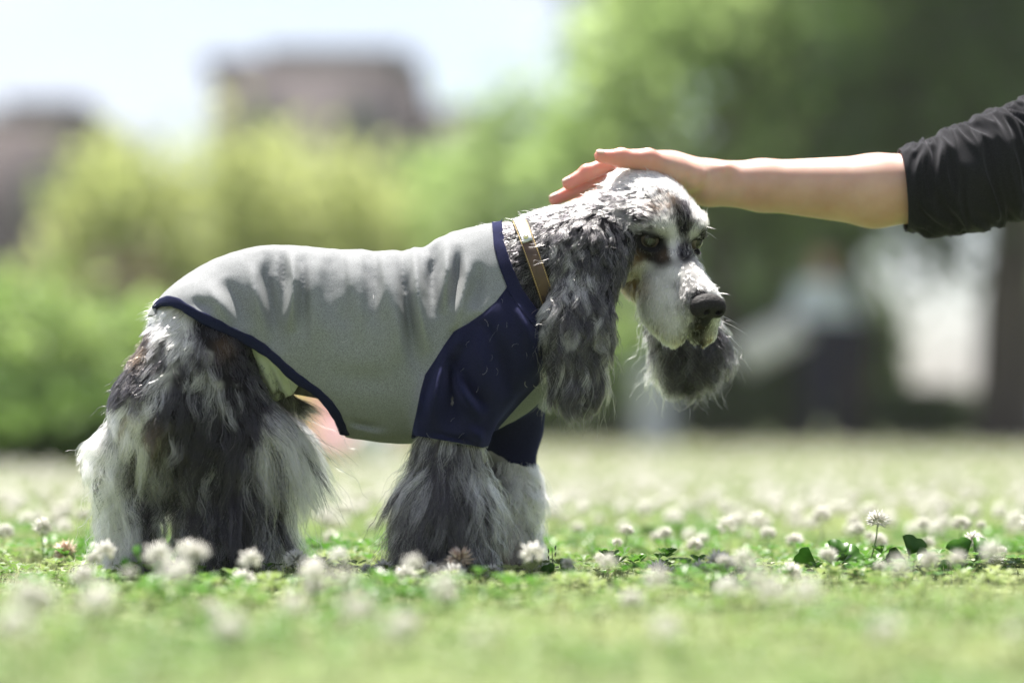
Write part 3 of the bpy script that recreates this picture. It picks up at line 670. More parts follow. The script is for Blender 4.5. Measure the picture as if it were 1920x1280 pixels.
BODY_T = spread([(292, 590, 668, .034), (330, 545, 690, .058), (370, 516, 705, .070), (420, 490, 718, .074), (480, 472, 730, .076), (550, 470, 738, .079),
                 (620, 474, 752, .084), (700, 478, 800, .088), (780, 480, 815, .090), (850, 476, 812, .088), (920, 470, 800, .080), (970, 474, 778, .066), (1015, 500, 745, .045), (1035, 540, 700, .025)])
SHIRT_T = spread([(284, 578, 690, .048), (310, 547, 715, .068), (350, 516, 732, .082), (400, 487, 748, .088), (450, 469, 762, .090), (500, 460, 776, .092), (550, 460, 790, .093),
                  (600, 464, 806, .096), (650, 467, 820, .099), (700, 469, 828, .101), (760, 470, 832, .102), (820, 470, 830, .100), (870, 465, 824, .097), (920, 458, 812, .090), (960, 452, 792, .080), (1000, 470, 770, .066), (1030, 520, 735, .045), (1045, 560, 700, .030)])
BODY_T[:, 3] -= np.interp(BODY_T[:, 0], [300, 350, 940, 990], [0, .012, .012, 0]); BODY_T[:, 1] += np.interp(BODY_T[:, 0], [300, 350, 940, 990], [0, 12, 12, 0])
def neck_sd(p):
    a = rcone(p, P(945, 565, 0), P(1030, 498, -0.012), 0.084, 0.060)
    b = rcone(p, P(1030, 498, -0.012), P(1125, 440, -0.02), 0.060, 0.050)
    return smin(a, b, 0.03)
def mouth_sd(qa, r0, r1):
    d = rcone(qa, (.112, .000, -.062), (.108, .007, -.086), r0, r0)
    return np.minimum(d, rcone(qa, (.108, .007, -.086), (.080, .026, -.107), r0, r1))
def head_sd(p, with_mouth=True):
    q = hl(p)
    d = ell(q, (-.064, 0, .002), (.074, .055, .050))
    d = smin(d, ell(q, (-.098, 0, -.004), (.046, .046, .046)), 0.02)
    qa = q.copy(); qa[:, 1] = np.abs(qa[:, 1])
    d = smin(d, ell(qa, (-.010, .027, .016), (.024, .020, .016)), 0.016)             # brows
    d = smin(d, ell(qa, (-.038, .038, -.036), (.042, .018, .036)), 0.02)             # cheeks
    d = smin(d, rcone(q, (-.01, 0, -.028), (.085, 0, -.043), .034, .0275), 0.016)    # muzzle
    d = smin(d, ell(q, (.094, 0, -.048), (.022, .0300, .026)), 0.010)
    d = smin(d, ell(qa, (.078, .0205, -.072), (.034, .0145, .032)), 0.009)           # flews
    d = smin(d, ell(qa, (.044, .0255, -.066), (.040, .0150, .034)), 0.012)
    d = smin(d, rcone(q, (-.04, 0, -.074), (.066, 0, -.088), .028, .012), 0.010)     # lower jaw
    lip = mouth_sd(qa, .0030, .0022)
    d = smax(d, -lip, 0.004)                                                          # mouth slit
    phil = rcone(q, (.117, 0, -.040), (.114, 0, -.066), .0018, .0018)
    d = smax(d, -phil, 0.003)
    so = ell(qa, (.006, .0345, -.0030), (.0138, .0122, .0080))                         # eye openings
    d = smax(d, -so, 0.004)
    lid = ell(qa, (-.002, .0340, .0065), (.0155, .0115, .0048))
    d = smin(d, lid, 0.004)
    bag = ell(qa, (.002, .0335, -.0130), (.0130, .0085, .0035))
    d = smin(d, bag, 0.005)
    return d
def near_ear_sd(p):
    s = (1.0, 2.2, 1.0)
    d = rcone(p, P(1142, 416, -.024), P(1108, 478, -.070), .024, .033, s)
    d2 = rcone(p, P(1108, 478, -.070), P(1084, 600, -.092), .032, .034, s)
    d3 = rcone(p, P(1084, 600, -.092), P(1082, 690, -.094), .034, .027, s)
    return smin(smin(d, d2, 0.02), d3, 0.015)
def far_ear_sd(p):
    s = (1.0, 2.2, 1.0)
    d = rcone(p, P(1256, 415, .040), P(1264, 520, .062), .020, .026, s)
    d2 = rcone(p, P(1264, 520, .062), P(1290, 645, .064), .026, .044, s)
    return smin(d, d2, 0.015)
def hind_leg_sd(p, y, dx=0):
    g = 1 if y > 0 else -1
    Q = lambda x, yy, o: P(x + dx, yy, y + g * o)
    d = rcone(p, Q(378, 625, -.015), Q(326, 765, 0), .056, .075)
    d = smin(d, rcone(p, Q(385, 700, 0), Q(492, 812, .012), .060, .026), 0.03)
    d = smin(d, rcone(p, Q(470, 822, .010), Q(228, 850, .002), .036, .030), 0.025)
    d = smin(d, rcone(p, Q(228, 850, .002), Q(244, 1050, .0), .031, .023), 0.02)
    d = smin(d, rcone(p, Q(246, 1050, 0), Q(285, 1066, 0), .020, .016), 0.02)
    d = smin(d, rcone(p, Q(440, 850, .004), Q(430, 960, .0), .052, .056, (1, 1.4, 1)), 0.03)
    return d
def front_leg_sd(p, pts):
    d = None
    for (a, b, ra, rb) in pts:
        e = rcone(p, a, b, ra, rb); d = e if d is None else smin(d, e, 0.02)
    return d
NEAR_FRONT = [(P(935, 640, -.050), P(852, 790, -.078), .044, .033), (P(852, 790, -.078), P(836, 930, -.080), .034, .044), (P(836, 930, -.080), P(836, 1050, -.080), .044, .052), (P(840, 1060, -.08), P(880, 1066, -.085), .024, .018)]
FAR_FRONT = [(P(960, 640, .048), P(955, 800, .075), .042, .030), (P(955, 800, .075), P(955, 930, .075), .032, .034), (P(955, 930, .075), P(958, 1050, .075), .034, .036), (P(958, 1060, .075), P(995, 1066, .075), .022, .018)]
def body_sd(p):
    d = loft(p, BODY_T)
    d = smin(d, neck_sd(p), 0.03)
    d = smin(d, head_sd(p), 0.02)
    d = smin(d, hind_leg_sd(p, -.070), 0.02)
    d = smin(d, hind_leg_sd(p, .070, 12), 0.02)
    d = smin(d, front_leg_sd(p, NEAR_FRONT), 0.02)
    d = smin(d, front_leg_sd(p, FAR_FRONT), 0.02)
    d = smin(d, near_ear_sd(p), 0.012)
    d = smin(d, far_ear_sd(p), 0.012)
    return d
dog = empty('dog', P(600, 1075, 0))
tag(dog, 'grey and white roan spaniel wearing a grey shirt with navy sleeves, standing in clover', 'dog')
def under_dog(o):
    o.parent = dog; o.matrix_parent_inverse = Matrix.Translation(-Vector(dog.location)); return o

# coat maps: px, py, flow angle (0 right, 90 down), length px, darkness, lift, wave px
HEAD_C = [(1190, 318, 200, 12, 0, .30, 0), (1140, 338, 190, 13, 0, .35, 0), (1165, 345, 190, 13, 0, .35, 0), (1215, 345, 200, 12, 0, .3, 0), (1240, 335, 215, 11, 0, .30, 0), (1265, 355, 215, 11, 0, .30, 0), (1290, 375, 230, 11, .02, .3, 0), (1120, 360, 150, 18, .35, .3, 2),
    (1165, 365, 170, 18, .55, .3, 1), (1205, 372, 190, 17, .42, .3, 1), (1250, 372, 250, 15, .45, .35, 0), (1282, 395, 262, 18, .95, .35, 0), (1282, 430, 265, 15, .9, .3, 0), (1281, 470, 268, 12, .75, .25, 0),
    (1262, 395, 255, 16, .30, .35, 0), (1310, 390, 265, 16, .05, .4, 0), (1325, 415, 280, 16, .05, .45, 0), (1180, 400, 160, 22, .85, .3, 2), (1215, 398, 200, 16, .55, .35, 1), (1240, 410, 230, 14, .22, .35, 0),
    (1172, 440, 110, 16, .80, .25, 1), (1160, 480, 100, 15, .85, .25, 0), (1182, 482, 105, 12, .15, .2, 0), (1205, 428, 190, 12, .25, .35, 0), (1240, 438, 250, 10, .15, .25, 0), (1260, 430, 262, 10, .02, .2, 0), (1262, 460, 262, 10, .02, .2, 0), (1258, 480, 262, 10, .04, .2, 0), (1212, 470, 120, 8, .80, .15, 0), (1190, 462, 130, 9, .8, .15, 0),
    (1240, 474, 80, 8, .85, .12, 0), (1200, 478, 120, 7, .95, .1, 0), (1222, 476, 90, 7, .95, .1, 0), (1250, 484, 80, 8, .7, .12, 0), (1186, 448, 150, 8, .9, .12, 0), (1234, 452, 60, 7, .8, .1, 0), (1250, 490, 85, 9, .35, .15, 0), (1300, 440, 280, 10, .08, .2, 0), (1322, 445, 290, 9, .85, .15, 0), (1322, 466, 80, 10, .55, .2, 0), (1318, 492, 80, 10, .08, .2, 0), (1332, 505, 80, 10, .2, .2, 0),
    (1195, 505, 110, 12, .02, .2, 0), (1210, 500, 110, 12, .01, .2, 0), (1180, 515, 110, 13, .12, .25, 0), (1176, 545, 105, 14, .40, .25, 0), (1200, 560, 95, 13, .10, .2, 0), (1225, 530, 95, 12, .05, .2, 0), (1225, 590, 90, 12, .04, .2, 0),
    (1260, 510, 85, 11, .08, .2, 0), (1285, 505, 85, 11, .22, .2, 0), (1305, 530, 75, 11, .25, .2, 0), (1290, 540, 80, 11, .38, .2, 0), (1335, 530, 65, 11, .05, .3, 0), (1350, 545, 60, 11, .02, .3, 0), (1310, 555, 75, 9, .65, .15, 0), (1316, 606, 90, 7, .85, .12, 0), (1308, 622, 95, 8, .6, .15, 0), (1295, 585, 85, 8, .5, .15, 0),
    (1255, 555, 90, 11, .06, .2, 0), (1260, 600, 95, 11, .06, .2, 0), (1290, 600, 92, 10, .22, .2, 0), (1300, 625, 95, 9, .35, .2, 0), (1262, 640, 95, 12, .12, .3, 0), (1240, 630, 100, 12, .08, .3, 0),
    (1345, 610, 85, 9, .12, .25, 0), (1345, 630, 90, 9, .15, .3, 0), (1325, 632, 90, 8, .4, .2, 0), (1200, 610, 110, 14, .1, .3, 0), (1175, 585, 130, 16, .35, .3, 0), (1150, 610, 140, 18, .55, .3, 0), (1150, 540, 110, 16, .95, .2, 0), (1150, 480, 110, 16, .95, .2, 0)]
HEAD_T = [(1182, 535, 16, .75), (1200, 545, 14, .3), (1250, 385, 14, .15), (1245, 478, 10, .12), (1190, 490, 14, .30), (1270, 648, 10, .30), (1230, 625, 14, .15), (1335, 640, 9, .35)]
NECK_C = [(950, 440, 200, 40, .75, .55, 3), (960, 500, 160, 32, .55, .5, 3), (1000, 415, 175, 24, .45, .3, 2), (1050, 390, 180, 20, .35, .25, 2), (1090, 370, 180, 18, .2, .25, 2), (1010, 450, 140, 32, .55, .4, 4), (1050, 430, 120, 32, .50, .4, 4),
    (1085, 400, 110, 30, .50, .4, 4), (1040, 500, 110, 34, .65, .4, 5), (1060, 600, 100, 40, .7, .3, 5), (1150, 600, 120, 30, .6, .3, 4), (975, 470, 150, 34, .5, .5, 4)]
EAR_C = [(1120, 375, 110, 26, .82, .18, 3), (1150, 392, 95, 28, .97, .15, 3), (1165, 430, 92, 30, .95, .15, 3), (1100, 405, 105, 36, .66, .22, 5), (1060, 440, 100, 42, .55, .26, 7), (1110, 450, 98, 46, .72, .22, 7), (1150, 480, 95, 40, .97, .15, 4),  # shadow on the ear's right part is put into its darkness values
    (1050, 510, 98, 50, .45, .3, 8), (1090, 520, 98, 52, .42, .3, 8), (1130, 540, 95, 50, .72, .2, 7), (1045, 580, 100, 66, .50, .3, 10), (1085, 590, 95, 70, .38, .3, 10), (1130, 600, 92, 66, .50, .25, 9), (1150, 560, 92, 50, .8, .2, 6),
    (1040, 650, 100, 90, .60, .28, 12), (1080, 660, 95, 92, .45, .25, 11), (1120, 660, 90, 90, .62, .22, 10), (1145, 660, 85, 80, .6, .22, 9), (1060, 720, 95, 85, .72, .25, 10), (1100, 720, 88, 80, .78, .22, 9), (1130, 720, 80, 70, .72, .25, 9)]
FARE_C = [(1200, 620, 100, 90, .10, .25, 10), (1220, 660, 100, 80, .15, .3, 9), (1250, 640, 95, 80, .75, .2, 8), (1300, 640, 90, 84, .92, .2, 8), (1350, 640, 85, 86, .85, .25, 9), (1375, 660, 85, 70, .75, .3, 9), (1280, 690, 92, 66, .92, .2, 8), (1330, 690, 88, 66, .92, .2, 8), (1290, 450, 90, 50, .7, .2, 5), (1380, 600, 85, 70, .6, .25, 8)]  # pale left fringe: sunlight through the ear's rim, painted as light hair
HIND_C = [(315, 590, 120, 36, .04, .45, 2), (350, 590, 110, 38, .10, .45, 3), (380, 600, 100, 34, .65, .4, 3), (410, 640, 95, 30, .92, .35, 2), (430, 690, 95, 24, .80, .25, 1), (340, 630, 115, 34, .16, .35, 2), (300, 610, 130, 32, .22, .35, 2),
    (268, 630, 135, 26, .90, .3, 1), (245, 670, 125, 28, .95, .3, 1), (290, 660, 115, 36, .42, .35, 2), (340, 680, 110, 40, .35, .4, 3), (385, 670, 95, 38, .42, .4, 3), (230, 720, 118, 32, .85, .3, 2), (265, 720, 118, 40, .78, .3, 2), (300, 710, 115, 50, .22, .4, 3),
    (350, 720, 100, 44, .55, .4, 3), (400, 720, 92, 46, .38, .4, 3), (440, 730, 85, 40, .68, .35, 2), (470, 760, 70, 40, .80, .3, 2), (200, 770, 120, 46, .30, .4, 4), (175, 800, 120, 60, .06, .55, 8), (205, 810, 110, 64, .05, .4, 7), (240, 770, 110, 58, .22, .4, 5),
    (265, 800, 100, 70, .12, .35, 8), (300, 790, 95, 60, .45, .35, 6), (335, 770, 98, 52, .92, .3, 4), (370, 770, 95, 56, .80, .35, 4), (410, 770, 92, 54, .55, .35, 3), (450, 790, 80, 46, .82, .3, 3), (180, 850, 105, 80, .10, .45, 12), (220, 860, 100, 110, .10, .4, 13),
    (260, 860, 95, 120, .15, .35, 12), (300, 840, 100, 100, .45, .35, 10), (350, 830, 100, 84, .78, .35, 8), (400, 825, 125, 60, .60, .3, 5), (440, 830, 110, 80, .82, .35, 5), (480, 800, 92, 110, .45, .4, 6), (505, 800, 75, 150, .18, .45, 7), (530, 815, 60, 160, .20, .55, 8), (500, 860, 80, 150, .25, .45, 8),
    (210, 920, 95, 120, .04, .35, 14), (240, 960, 92, 120, .04, .3, 12), (265, 950, 90, 110, .15, .3, 8), (285, 920, 90, 110, .85, .25, 7), (220, 1020, 95, 80, .05, .35, 8), (320, 900, 100, 130, .35, .35, 18), (360, 890, 110, 110, .40, .35, 18), (400, 890, 95, 130, .72, .35, 10),
    (440, 900, 85, 140, .68, .4, 8), (480, 920, 80, 140, .50, .4, 9), (520, 900, 70, 150, .24, .5, 9), (340, 980, 100, 110, .30, .35, 16), (400, 980, 92, 110, .55, .35, 10), (460, 980, 85, 120, .55, .4, 9), (510, 980, 75, 120, .30, .45, 9), (280, 1020, 90, 70, .6, .3, 7)]
HIND_T = [(262, 650, 18, .12), (238, 790, 14, .12), (290, 800, 12, .14), (420, 650, 14, .12)]
FRONT_C = [(800, 830, 110, 80, .35, .5, 7), (850, 830, 95, 90, .50, .5, 9), (890, 840, 80, 80, .45, .45, 8), (770, 860, 108, 110, .22, .45, 8), (815, 890, 105, 120, .48, .5, 10), (850, 900, 92, 120, .62, .5, 10), (890, 900, 80, 110, .42, .45, 10), (910, 880, 70, 100, .30, .5, 10),
    (780, 950, 105, 130, .55, .45, 9), (820, 960, 98, 110, .70, .4, 9), (860, 960, 90, 110, .70, .4, 9), (900, 960, 82, 110, .45, .4, 9), (790, 1020, 98, 80, .62, .35, 7), (840, 1020, 92, 70, .72, .3, 7), (890, 1020, 88, 70, .5, .3, 7)]
FARF_C = [(930, 890, 95, 70, .40, .4, 6), (960, 890, 85, 60, .12, .35, 6), (985, 900, 75, 55, .03, .4, 6), (950, 950, 90, 90, .28, .4, 8), (985, 960, 82, 60, .05, .3, 6), (950, 1020, 90, 70, .45, .35, 6), (985, 1020, 85, 50, .25, .25, 5)]
FARF_T = [(945, 1010, 22, .35)]
def coat_vcol(v, ctrl, tans, k=0.55):
    px, py = to_px(v); (dark,), _ = idw(px, py, ctrl, [4]); dk = coat(px, py, dark)[:, None]
    c = WHITE * 0.62 * (1 - dk) + BLACK * dk
    for (tx, ty, tr, ts) in tans:
        w_ = (np.exp(-((px - tx) ** 2 + (py - ty) ** 2) / (2 * tr * tr)) * ts)[:, None]; c = c * (1 - w_) + TAN * 0.8 * w_
    return c
skin_m = mat('coat_skin', (0.2, 0.2, 0.2), 0.85, Specular_IOR_Level=0.1)
n_, l_, b_ = nodes(skin_m); at_ = n_.new('ShaderNodeAttribute'); at_.attribute_name = 'coat'; l_.new(at_.outputs['Color'], b_.inputs['Base Color'])
fur_m = hair_mat('fur_strands')
EAR_C = [(*c[:6], c[6] * .8) for c in EAR_C]
FRONT_C = [(*c[:5], c[5] * .8, c[6] * .65) for c in FRONT_C]
# body: coarse trunk and legs and a finer head, one continuous surface
BV, BQ = iso(body_sd, (-.56, -.165, -.012), (.31, .165, .535), 0.0036)
BV = relax(BV, BQ, 1, 0.4)
# lips, lids and nose sit on the finer normals of the same field
bt = tris_of(BQ); BN = vnormals(BV, bt)
ALL_C = HEAD_C + NECK_C + EAR_C + HIND_C + FRONT_C + FARF_C
HIN = head_sd(BV)
def part_of(p):
    """which groom each place of the body belongs to"""
    ds = np.stack([np.minimum(loft(p, BODY_T), 1), neck_sd(p), head_sd(p), np.minimum(hind_leg_sd(p, -.070), hind_leg_sd(p, .070, 12)), front_leg_sd(p, NEAR_FRONT), front_leg_sd(p, FAR_FRONT), near_ear_sd(p), far_ear_sd(p)], 1)
    return ds.argmin(1)
BP = part_of(BV)
vc = np.zeros((len(BV), 3))
for k, (c, tn) in {0: (HIND_C, HIND_T), 1: (NECK_C, ()), 2: (HEAD_C, HEAD_T), 3: (HIND_C, HIND_T), 4: (FRONT_C, ()), 5: (FARF_C, FARF_T), 6: (EAR_C, ()), 7: (FARE_C, ())}.items():
    s = BP == k
    if s.any(): vc[s] = coat_vcol(BV[s], c, tn)
q_ = hl(BV); qa_ = q_.copy(); qa_[:, 1] = np.abs(qa_[:, 1])
rim = np.exp(-np.maximum(ell(qa_, (.003, .0345, -.003), (.0185, .0165, .0135)), 0) / 0.0035)[:, None] * (BP == 2)[:, None]
vc = vc * (1 - rim) + np.array([.012, .011, .012]) * rim                                  # dark eyelid rims
lipd = mouth_sd(qa_, .0045, .0035)
lipw = np.exp(-np.maximum(lipd, 0) / 0.002)[:, None]
vc = vc * (1 - lipw) + np.array([.03, .022, .02]) * lipw
body_me = mesh_np('body', BV, BQ); set_col(body_me, 'coat', vc)
body = under_dog(link('body', body_me, None, skin_m))

# ---- shirt
def bump_line(px, py, pl, w, h, sharp=2.0):
    d, s = line_d(px, py, pl)
    return h * np.exp(-(d / (w * (0.75 + 0.6 * s))) ** sharp) * np.sin(np.clip(s, 0.0, 1) * np.pi) ** 1.1
cloth_n = SN(21, 3, 16); cloth_n2 = SN(22, 3, 16)
FOLDS = [  # polyline, width px, height m (negative: valley)
    ([(545, 466), (551, 524), (546, 585), (543, 625)], 9, .0100), ([(530, 470), (535, 540), (528, 600)], 12, -.0055), ([(565, 475), (575, 560), (568, 640)], 16, -.0035),
    ([(505, 470), (500, 520), (510, 590), (524, 665)], 15, -.0085), ([(470, 490), (475, 530), (495, 600), (510, 640)], 12, .0055), ([(420, 520), (440, 560), (462, 620)], 15, -.0045), ([(385, 530), (415, 570), (435, 610)], 13, .0045), ([(360, 560), (395, 585)], 10, -.003),
    ([(750, 470), (760, 560), (774, 650), (792, 712)], 13, -.0085), ([(776, 455), (784, 560), (792, 610), (803, 665)], 10, .0085), ([(738, 500), (744, 580), (756, 680)], 16, .0050),
    ([(818, 450), (810, 520), (812, 600)], 11, -.0055), ([(836, 448), (838, 510), (832, 590)], 9, .0080), ([(858, 455), (860, 520), (846, 585)], 11, -.0065), ([(878, 478), (872, 530), (856, 600), (848, 625)], 11, .0065), ([(900, 490), (895, 540), (885, 580)], 12, -.004),
    ([(655, 470), (660, 540), (656, 600)], 18, .0032), ([(690, 470), (694, 530), (690, 590)], 16, -.0030), ([(716, 470), (722, 530), (716, 600)], 13, .0042), ([(620, 470), (618, 540), (622, 620)], 20, -.0030), ([(596, 470), (592, 550), (600, 640)], 15, .0038),
    ([(600, 700), (700, 712), (790, 702)], 22, -.002), ([(640, 455), (648, 560), (640, 660)], 9, -.0028), ([(674, 455), (680, 540), (672, 640)], 9, .0026), ([(704, 452), (708, 540), (700, 620)], 8, -.0026), ([(575, 455), (582, 560), (590, 680)], 8, .0026), ([(650, 800), (690, 808), (740, 818)], 7, .0022), ([(648, 786), (680, 796), (720, 806)], 7, -.0022),
    # sleeve
    ([(838, 640), (828, 690), (812, 760), (806, 812)], 11, .0070), ([(856, 640), (850, 700), (848, 760), (852, 815)], 14, -.0075), ([(846, 676), (860, 725), (884, 760), (908, 790)], 9, .0080), ([(866, 690), (884, 735), (912, 770)], 9, -.0055),
    ([(905, 610), (900, 660), (915, 720), (940, 760)], 16, .0045), ([(930, 640), (945, 700), (955, 750)], 14, -.0045), ([(960, 560), (985, 610), (1000, 660)], 10, .004), ([(880, 800), (895, 815), (905, 838)], 9, .005),
    ([(800, 806), (840, 818), (900, 832)], 4, -.0022), ([(951, 538), (905, 587), (851, 621), (834, 645), (797, 702)], 4, -.0016), ([(870, 600), (862, 640), (838, 690)], 9, .003), ([(890, 590), (930, 640), (960, 700)], 12, -.0022), ([(795, 700), (786, 740), (779, 790)], 6, .003)]
def shirt_sd(p):
    px, py = to_px(p)
    d = loft(p, SHIRT_T, 2.1)
    nk = rcone(p, P(930, 560, 0), P(1012, 505, -.010), .098, .072)
    d = smin(d, nk, 0.03)
    for yy in (-.070, .070):
        g = 1 if yy > 0 else -1
        d = smin(d, rcone(p, P(378, 622, yy - g * .015), P(345, 740, yy), .064, .074), 0.02)
    a = rcone(p, P(935, 640, -.058), P(856, 770, -.078), .062, .045); a = smin(a, rcone(p, P(856, 770, -.078), P(842, 850, -.080), .045, .0435), 0.02)
    d = smin(d, a, 0.022)
    b = rcone(p, P(965, 650, .055), P(958, 790, .075), .056, .038); b = smin(b, rcone(p, P(958, 790, .075), P(957, 900, .075), .038, .030), 0.02)
    d = smin(d, b, 0.022)
    w = np.zeros(len(p))
    band = np.abs(d) < 0.03
    if band.any():
        x, y = px[band], py[band]
        far = p[band, 1] > 0
        x = np.where(far, x + 9 * np.sin(y / 23.0), x)
        h = np.zeros(band.sum())
        for i_, (pl, wd_, ht) in enumerate(FOLDS): h += bump_line(x, y, pl, wd_, ht * (2.0 if pl[0][0] < 800 or pl[0][1] < 500 else 2.6))
        top = np.clip((p[band, 2] - P(0, 500)[2]) / .03, 0, 1)
        h = h * (1 - 0.35 * top) + top * 0.0010 * np.sin(x / 9.3 + 2 * np.sin(x / 31.0)) * np.clip((x - 690) / 60, 0, 1)
        h += 0.0011 * cloth_n(p[band] * np.array([1, 1, .55]), 0.075) + 0.0005 * cloth_n2(p[band] * np.array([1, 1, .7]), 0.026)
        w[band] = h
    return d - w
SV, SQ = iso(shirt_sd, (-.475, -.150, .11), (.095, .150, .445), 0.0030)
SV = relax(SV, SQ, 1, 0.35)
st = tris_of(SQ)
HEM = [(288, 592), (293, 572), (304, 564), (318, 562), (334, 568), (363, 588), (400, 606), (438, 624), (475, 642), (505, 662), (527, 682), (547, 703), (567, 717), (588, 728), (608, 745), (626, 768), (638, 790), (646, 812), (652, 850)]
SHIRT_REGION = [(200, 620)] + HEM[:1] + HEM[1:] + [(660, 960), (1100, 960), (1100, 700), (1055, 640), (1030, 600), (1000, 575), (975, 540), (955, 495), (942, 450), (935, 400), (200, 400)]
# everything left of / below the hem is open; the polygon above follows the hem
SHIRT_REGION = [(270, 592)] + HEM + [(652, 960), (1100, 960), (1100, 690), (1060, 640), (1030, 606), (1003, 578), (980, 545), (960, 500), (945, 455), (938, 400), (270, 400)]
NAVY_N = [(921, 400), (926, 462), (938, 505), (951, 538), (930, 565), (905, 587), (878, 606), (851, 621), (834, 645), (815, 675), (797, 702), (788, 735), (780, 775), (773, 806), (771, 822), (800, 820), (840, 827), (880, 834), (905, 839), (922, 834), (936, 801), (975, 757), (1018, 712), (1100, 630), (1100, 400)]
NAVY_F = [(921, 400), (926, 462), (938, 505), (951, 538), (930, 565), (912, 590), (905, 640), (905, 700), (903, 780), (900, 880), (940, 886), (985, 888), (1045, 885), (1045, 790), (1008, 764), (1018, 712), (1100, 630), (1100, 400)]
def leg_axis(v): return v
px_, py_ = to_px(SV); far_ = SV[:, 1] > 0.0
g_all = poly_sd(px_, py_, SHIRT_REGION)
g_n = np.where(far_, poly_sd(px_, py_, NAVY_F), poly_sd(px_, py_, NAVY_N))
sleeve_low = np.where(far_, 887 - py_, np.interp(px_, [770, 840, 905, 940], [815, 827, 839, 842]) - py_)
nl_ = np.minimum(rcone(SV, P(935, 640, -.058), P(856, 770, -.078), .062, .045), rcone(SV, P(856, 770, -.078), P(842, 850, -.080), .045, .0435))
fl_ = np.minimum(rcone(SV, P(965, 650, .055), P(958, 790, .075), .056, .038), rcone(SV, P(958, 790, .075), P(957, 900, .075), .038, .030))
g_keep = np.minimum(g_all, np.where(np.minimum(nl_, fl_) < 0.016, sleeve_low, 1e3))
# the far half is a touch offset at the middle line, so its sign never flips across a fold there
mid = np.abs(SV[:, 1]) < 0.004
v1, t1 = clip_tris(SV, st, g_keep)
px1, py1 = to_px(v1); far1 = v1[:, 1] > 0
gn1 = np.where(far1, poly_sd(px1, py1, NAVY_F), poly_sd(px1, py1, NAVY_N))
grey_v, grey_t = clip_tris(v1, t1, -gn1)
navy_v, navy_t = clip_tris(v1, t1, gn1)
def heather(name, c1, c2, fuzz, tintk=2.0):
    m = mat(name, c1, 0.95, Specular_IOR_Level=0.03, Sheen_Weight=fuzz, Sheen_Roughness=0.4, Sheen_Tint=(*[min(1, k * tintk) for k in c2], 1)); n, l, b = nodes(m)
    t = n.new('ShaderNodeTexCoord'); a = n.new('ShaderNodeTexNoise'); a.inputs['Scale'].default_value = 1300; a.inputs['Detail'].default_value = 3; a.inputs['Roughness'].default_value = 0.7
    mpn = n.new('ShaderNodeMapping'); mpn.inputs['Scale'].default_value = (1.0, 1.0, 0.45)
    r = n.new('ShaderNodeValToRGB'); r.color_ramp.elements[0].position = 0.36; r.color_ramp.elements[1].position = 0.60
    r.color_ramp.elements[0].color = (*c1, 1); r.color_ramp.elements[1].color = (*c2, 1)
    n2 = n.new('ShaderNodeTexNoise'); n2.inputs['Scale'].default_value = 900; n2.inputs['Detail'].default_value = 3
    bp = n.new('ShaderNodeBump'); bp.inputs['Strength'].default_value = 0.5; bp.inputs['Distance'].default_value = 0.0008
    l.new(t.outputs['Object'], mpn.inputs['Vector']); l.new(mpn.outputs['Vector'], a.inputs['Vector']); l.new(a.outputs['Fac'], r.inputs['Fac']); l.new(r.outputs['Color'], b.inputs['Base Color'])
    l.new(t.outputs['Object'], n2.inputs['Vector']); l.new(n2.outputs['Fac'], bp.inputs['Height']); l.new(bp.outputs['Normal'], b.inputs['Normal'])
    return m
grey_m = heather('grey_heather_jersey', (0.14, 0.145, 0.15), (0.275, 0.285, 0.29), 0.15)
navy_m = heather('navy_fleece', (0.008, 0.009, 0.024), (0.019, 0.021, 0.052), 0.55, 6.0)
shirt_me = mesh_np('shirt', grey_v, grey_t); shirt = under_dog(link('shirt', shirt_me, None, grey_m))
shirt['label'] = 'grey heather dog shirt with folds and navy trim'
def solid(o, t=0.0022):
    md = o.modifiers.new('thickness', 'SOLIDIFY'); md.thickness = t; md.offset = -1; return o
solid(shirt)
# navy panels: two raglan sleeves and the neck band are separate pieces
pxn, pyn = to_px(navy_v)
BAND = [(890, 380), (905, 420), (921, 462), (933, 505), (951, 545), (975, 580), (1000, 612), (1030, 645), (1120, 700), (1120, 380)]
gb = poly_sd(pxn, pyn, BAND)
band_v, band_t = clip_tris(navy_v, navy_t, gb)
rest_v, rest_t = clip_tris(navy_v, navy_t, -gb)
for nm, sgn, lab in (('sleeve', -1, 'navy raglan sleeve bunched on the front leg'), ('sleeve', 1, None)):
    sv, stt = clip_tris(rest_v, rest_t, sgn * rest_v[:, 1])
    o = link(nm, mesh_np(nm, sv, stt), shirt, navy_m); solid(o)
band_n = vnormals(band_v, band_t)
o = link('neck_band', mesh_np('neck_band', band_v + band_n * 0.0016, band_t), shirt, navy_m); solid(o, 0.004)
# hem trim: a folded navy band along the cut edge of the shirt, over the rump and down both sides
def edge_surface(pl, sgn, off=0.0):
    """3D points of a picture polyline on the shirt surface, near (-1) or far (+1) side"""
    out = []
    for (x, y) in pl:
        ys = np.linspace(-.14, 0.0, 180) if sgn < 0 else np.linspace(.14, 0.0, 180)
        pts = np.stack([P(x, y, k) for k in ys]).astype(np.float32)
        d = shirt_sd(pts) - off
        k = np.argmax(d < 0)
        out.append(pts[k] if d[k] < 0 else None)
    return out
def smooth_pl(pl, n):
    pl = np.asarray(pl, float); s = np.r_[0, np.cumsum(np.linalg.norm(np.diff(pl, axis=0), axis=1))]
    t = np.linspace(0, s[-1], n); q = np.stack([np.interp(t, s, pl[:, i]) for i in range(pl.shape[1])], 1)
    for _ in range(3):
        q[1:-1] = 0.25 * q[:-2] + 0.5 * q[1:-1] + 0.25 * q[2:]
    return q
trim_m = heather('navy_rib', (0.008, 0.010, 0.026), (0.018, 0.021, 0.052), 0.3)
hem2 = smooth_pl(HEM[1:-1], 60)
near_e = edge_surface(hem2, -1); far_e = edge_surface(hem2, 1)
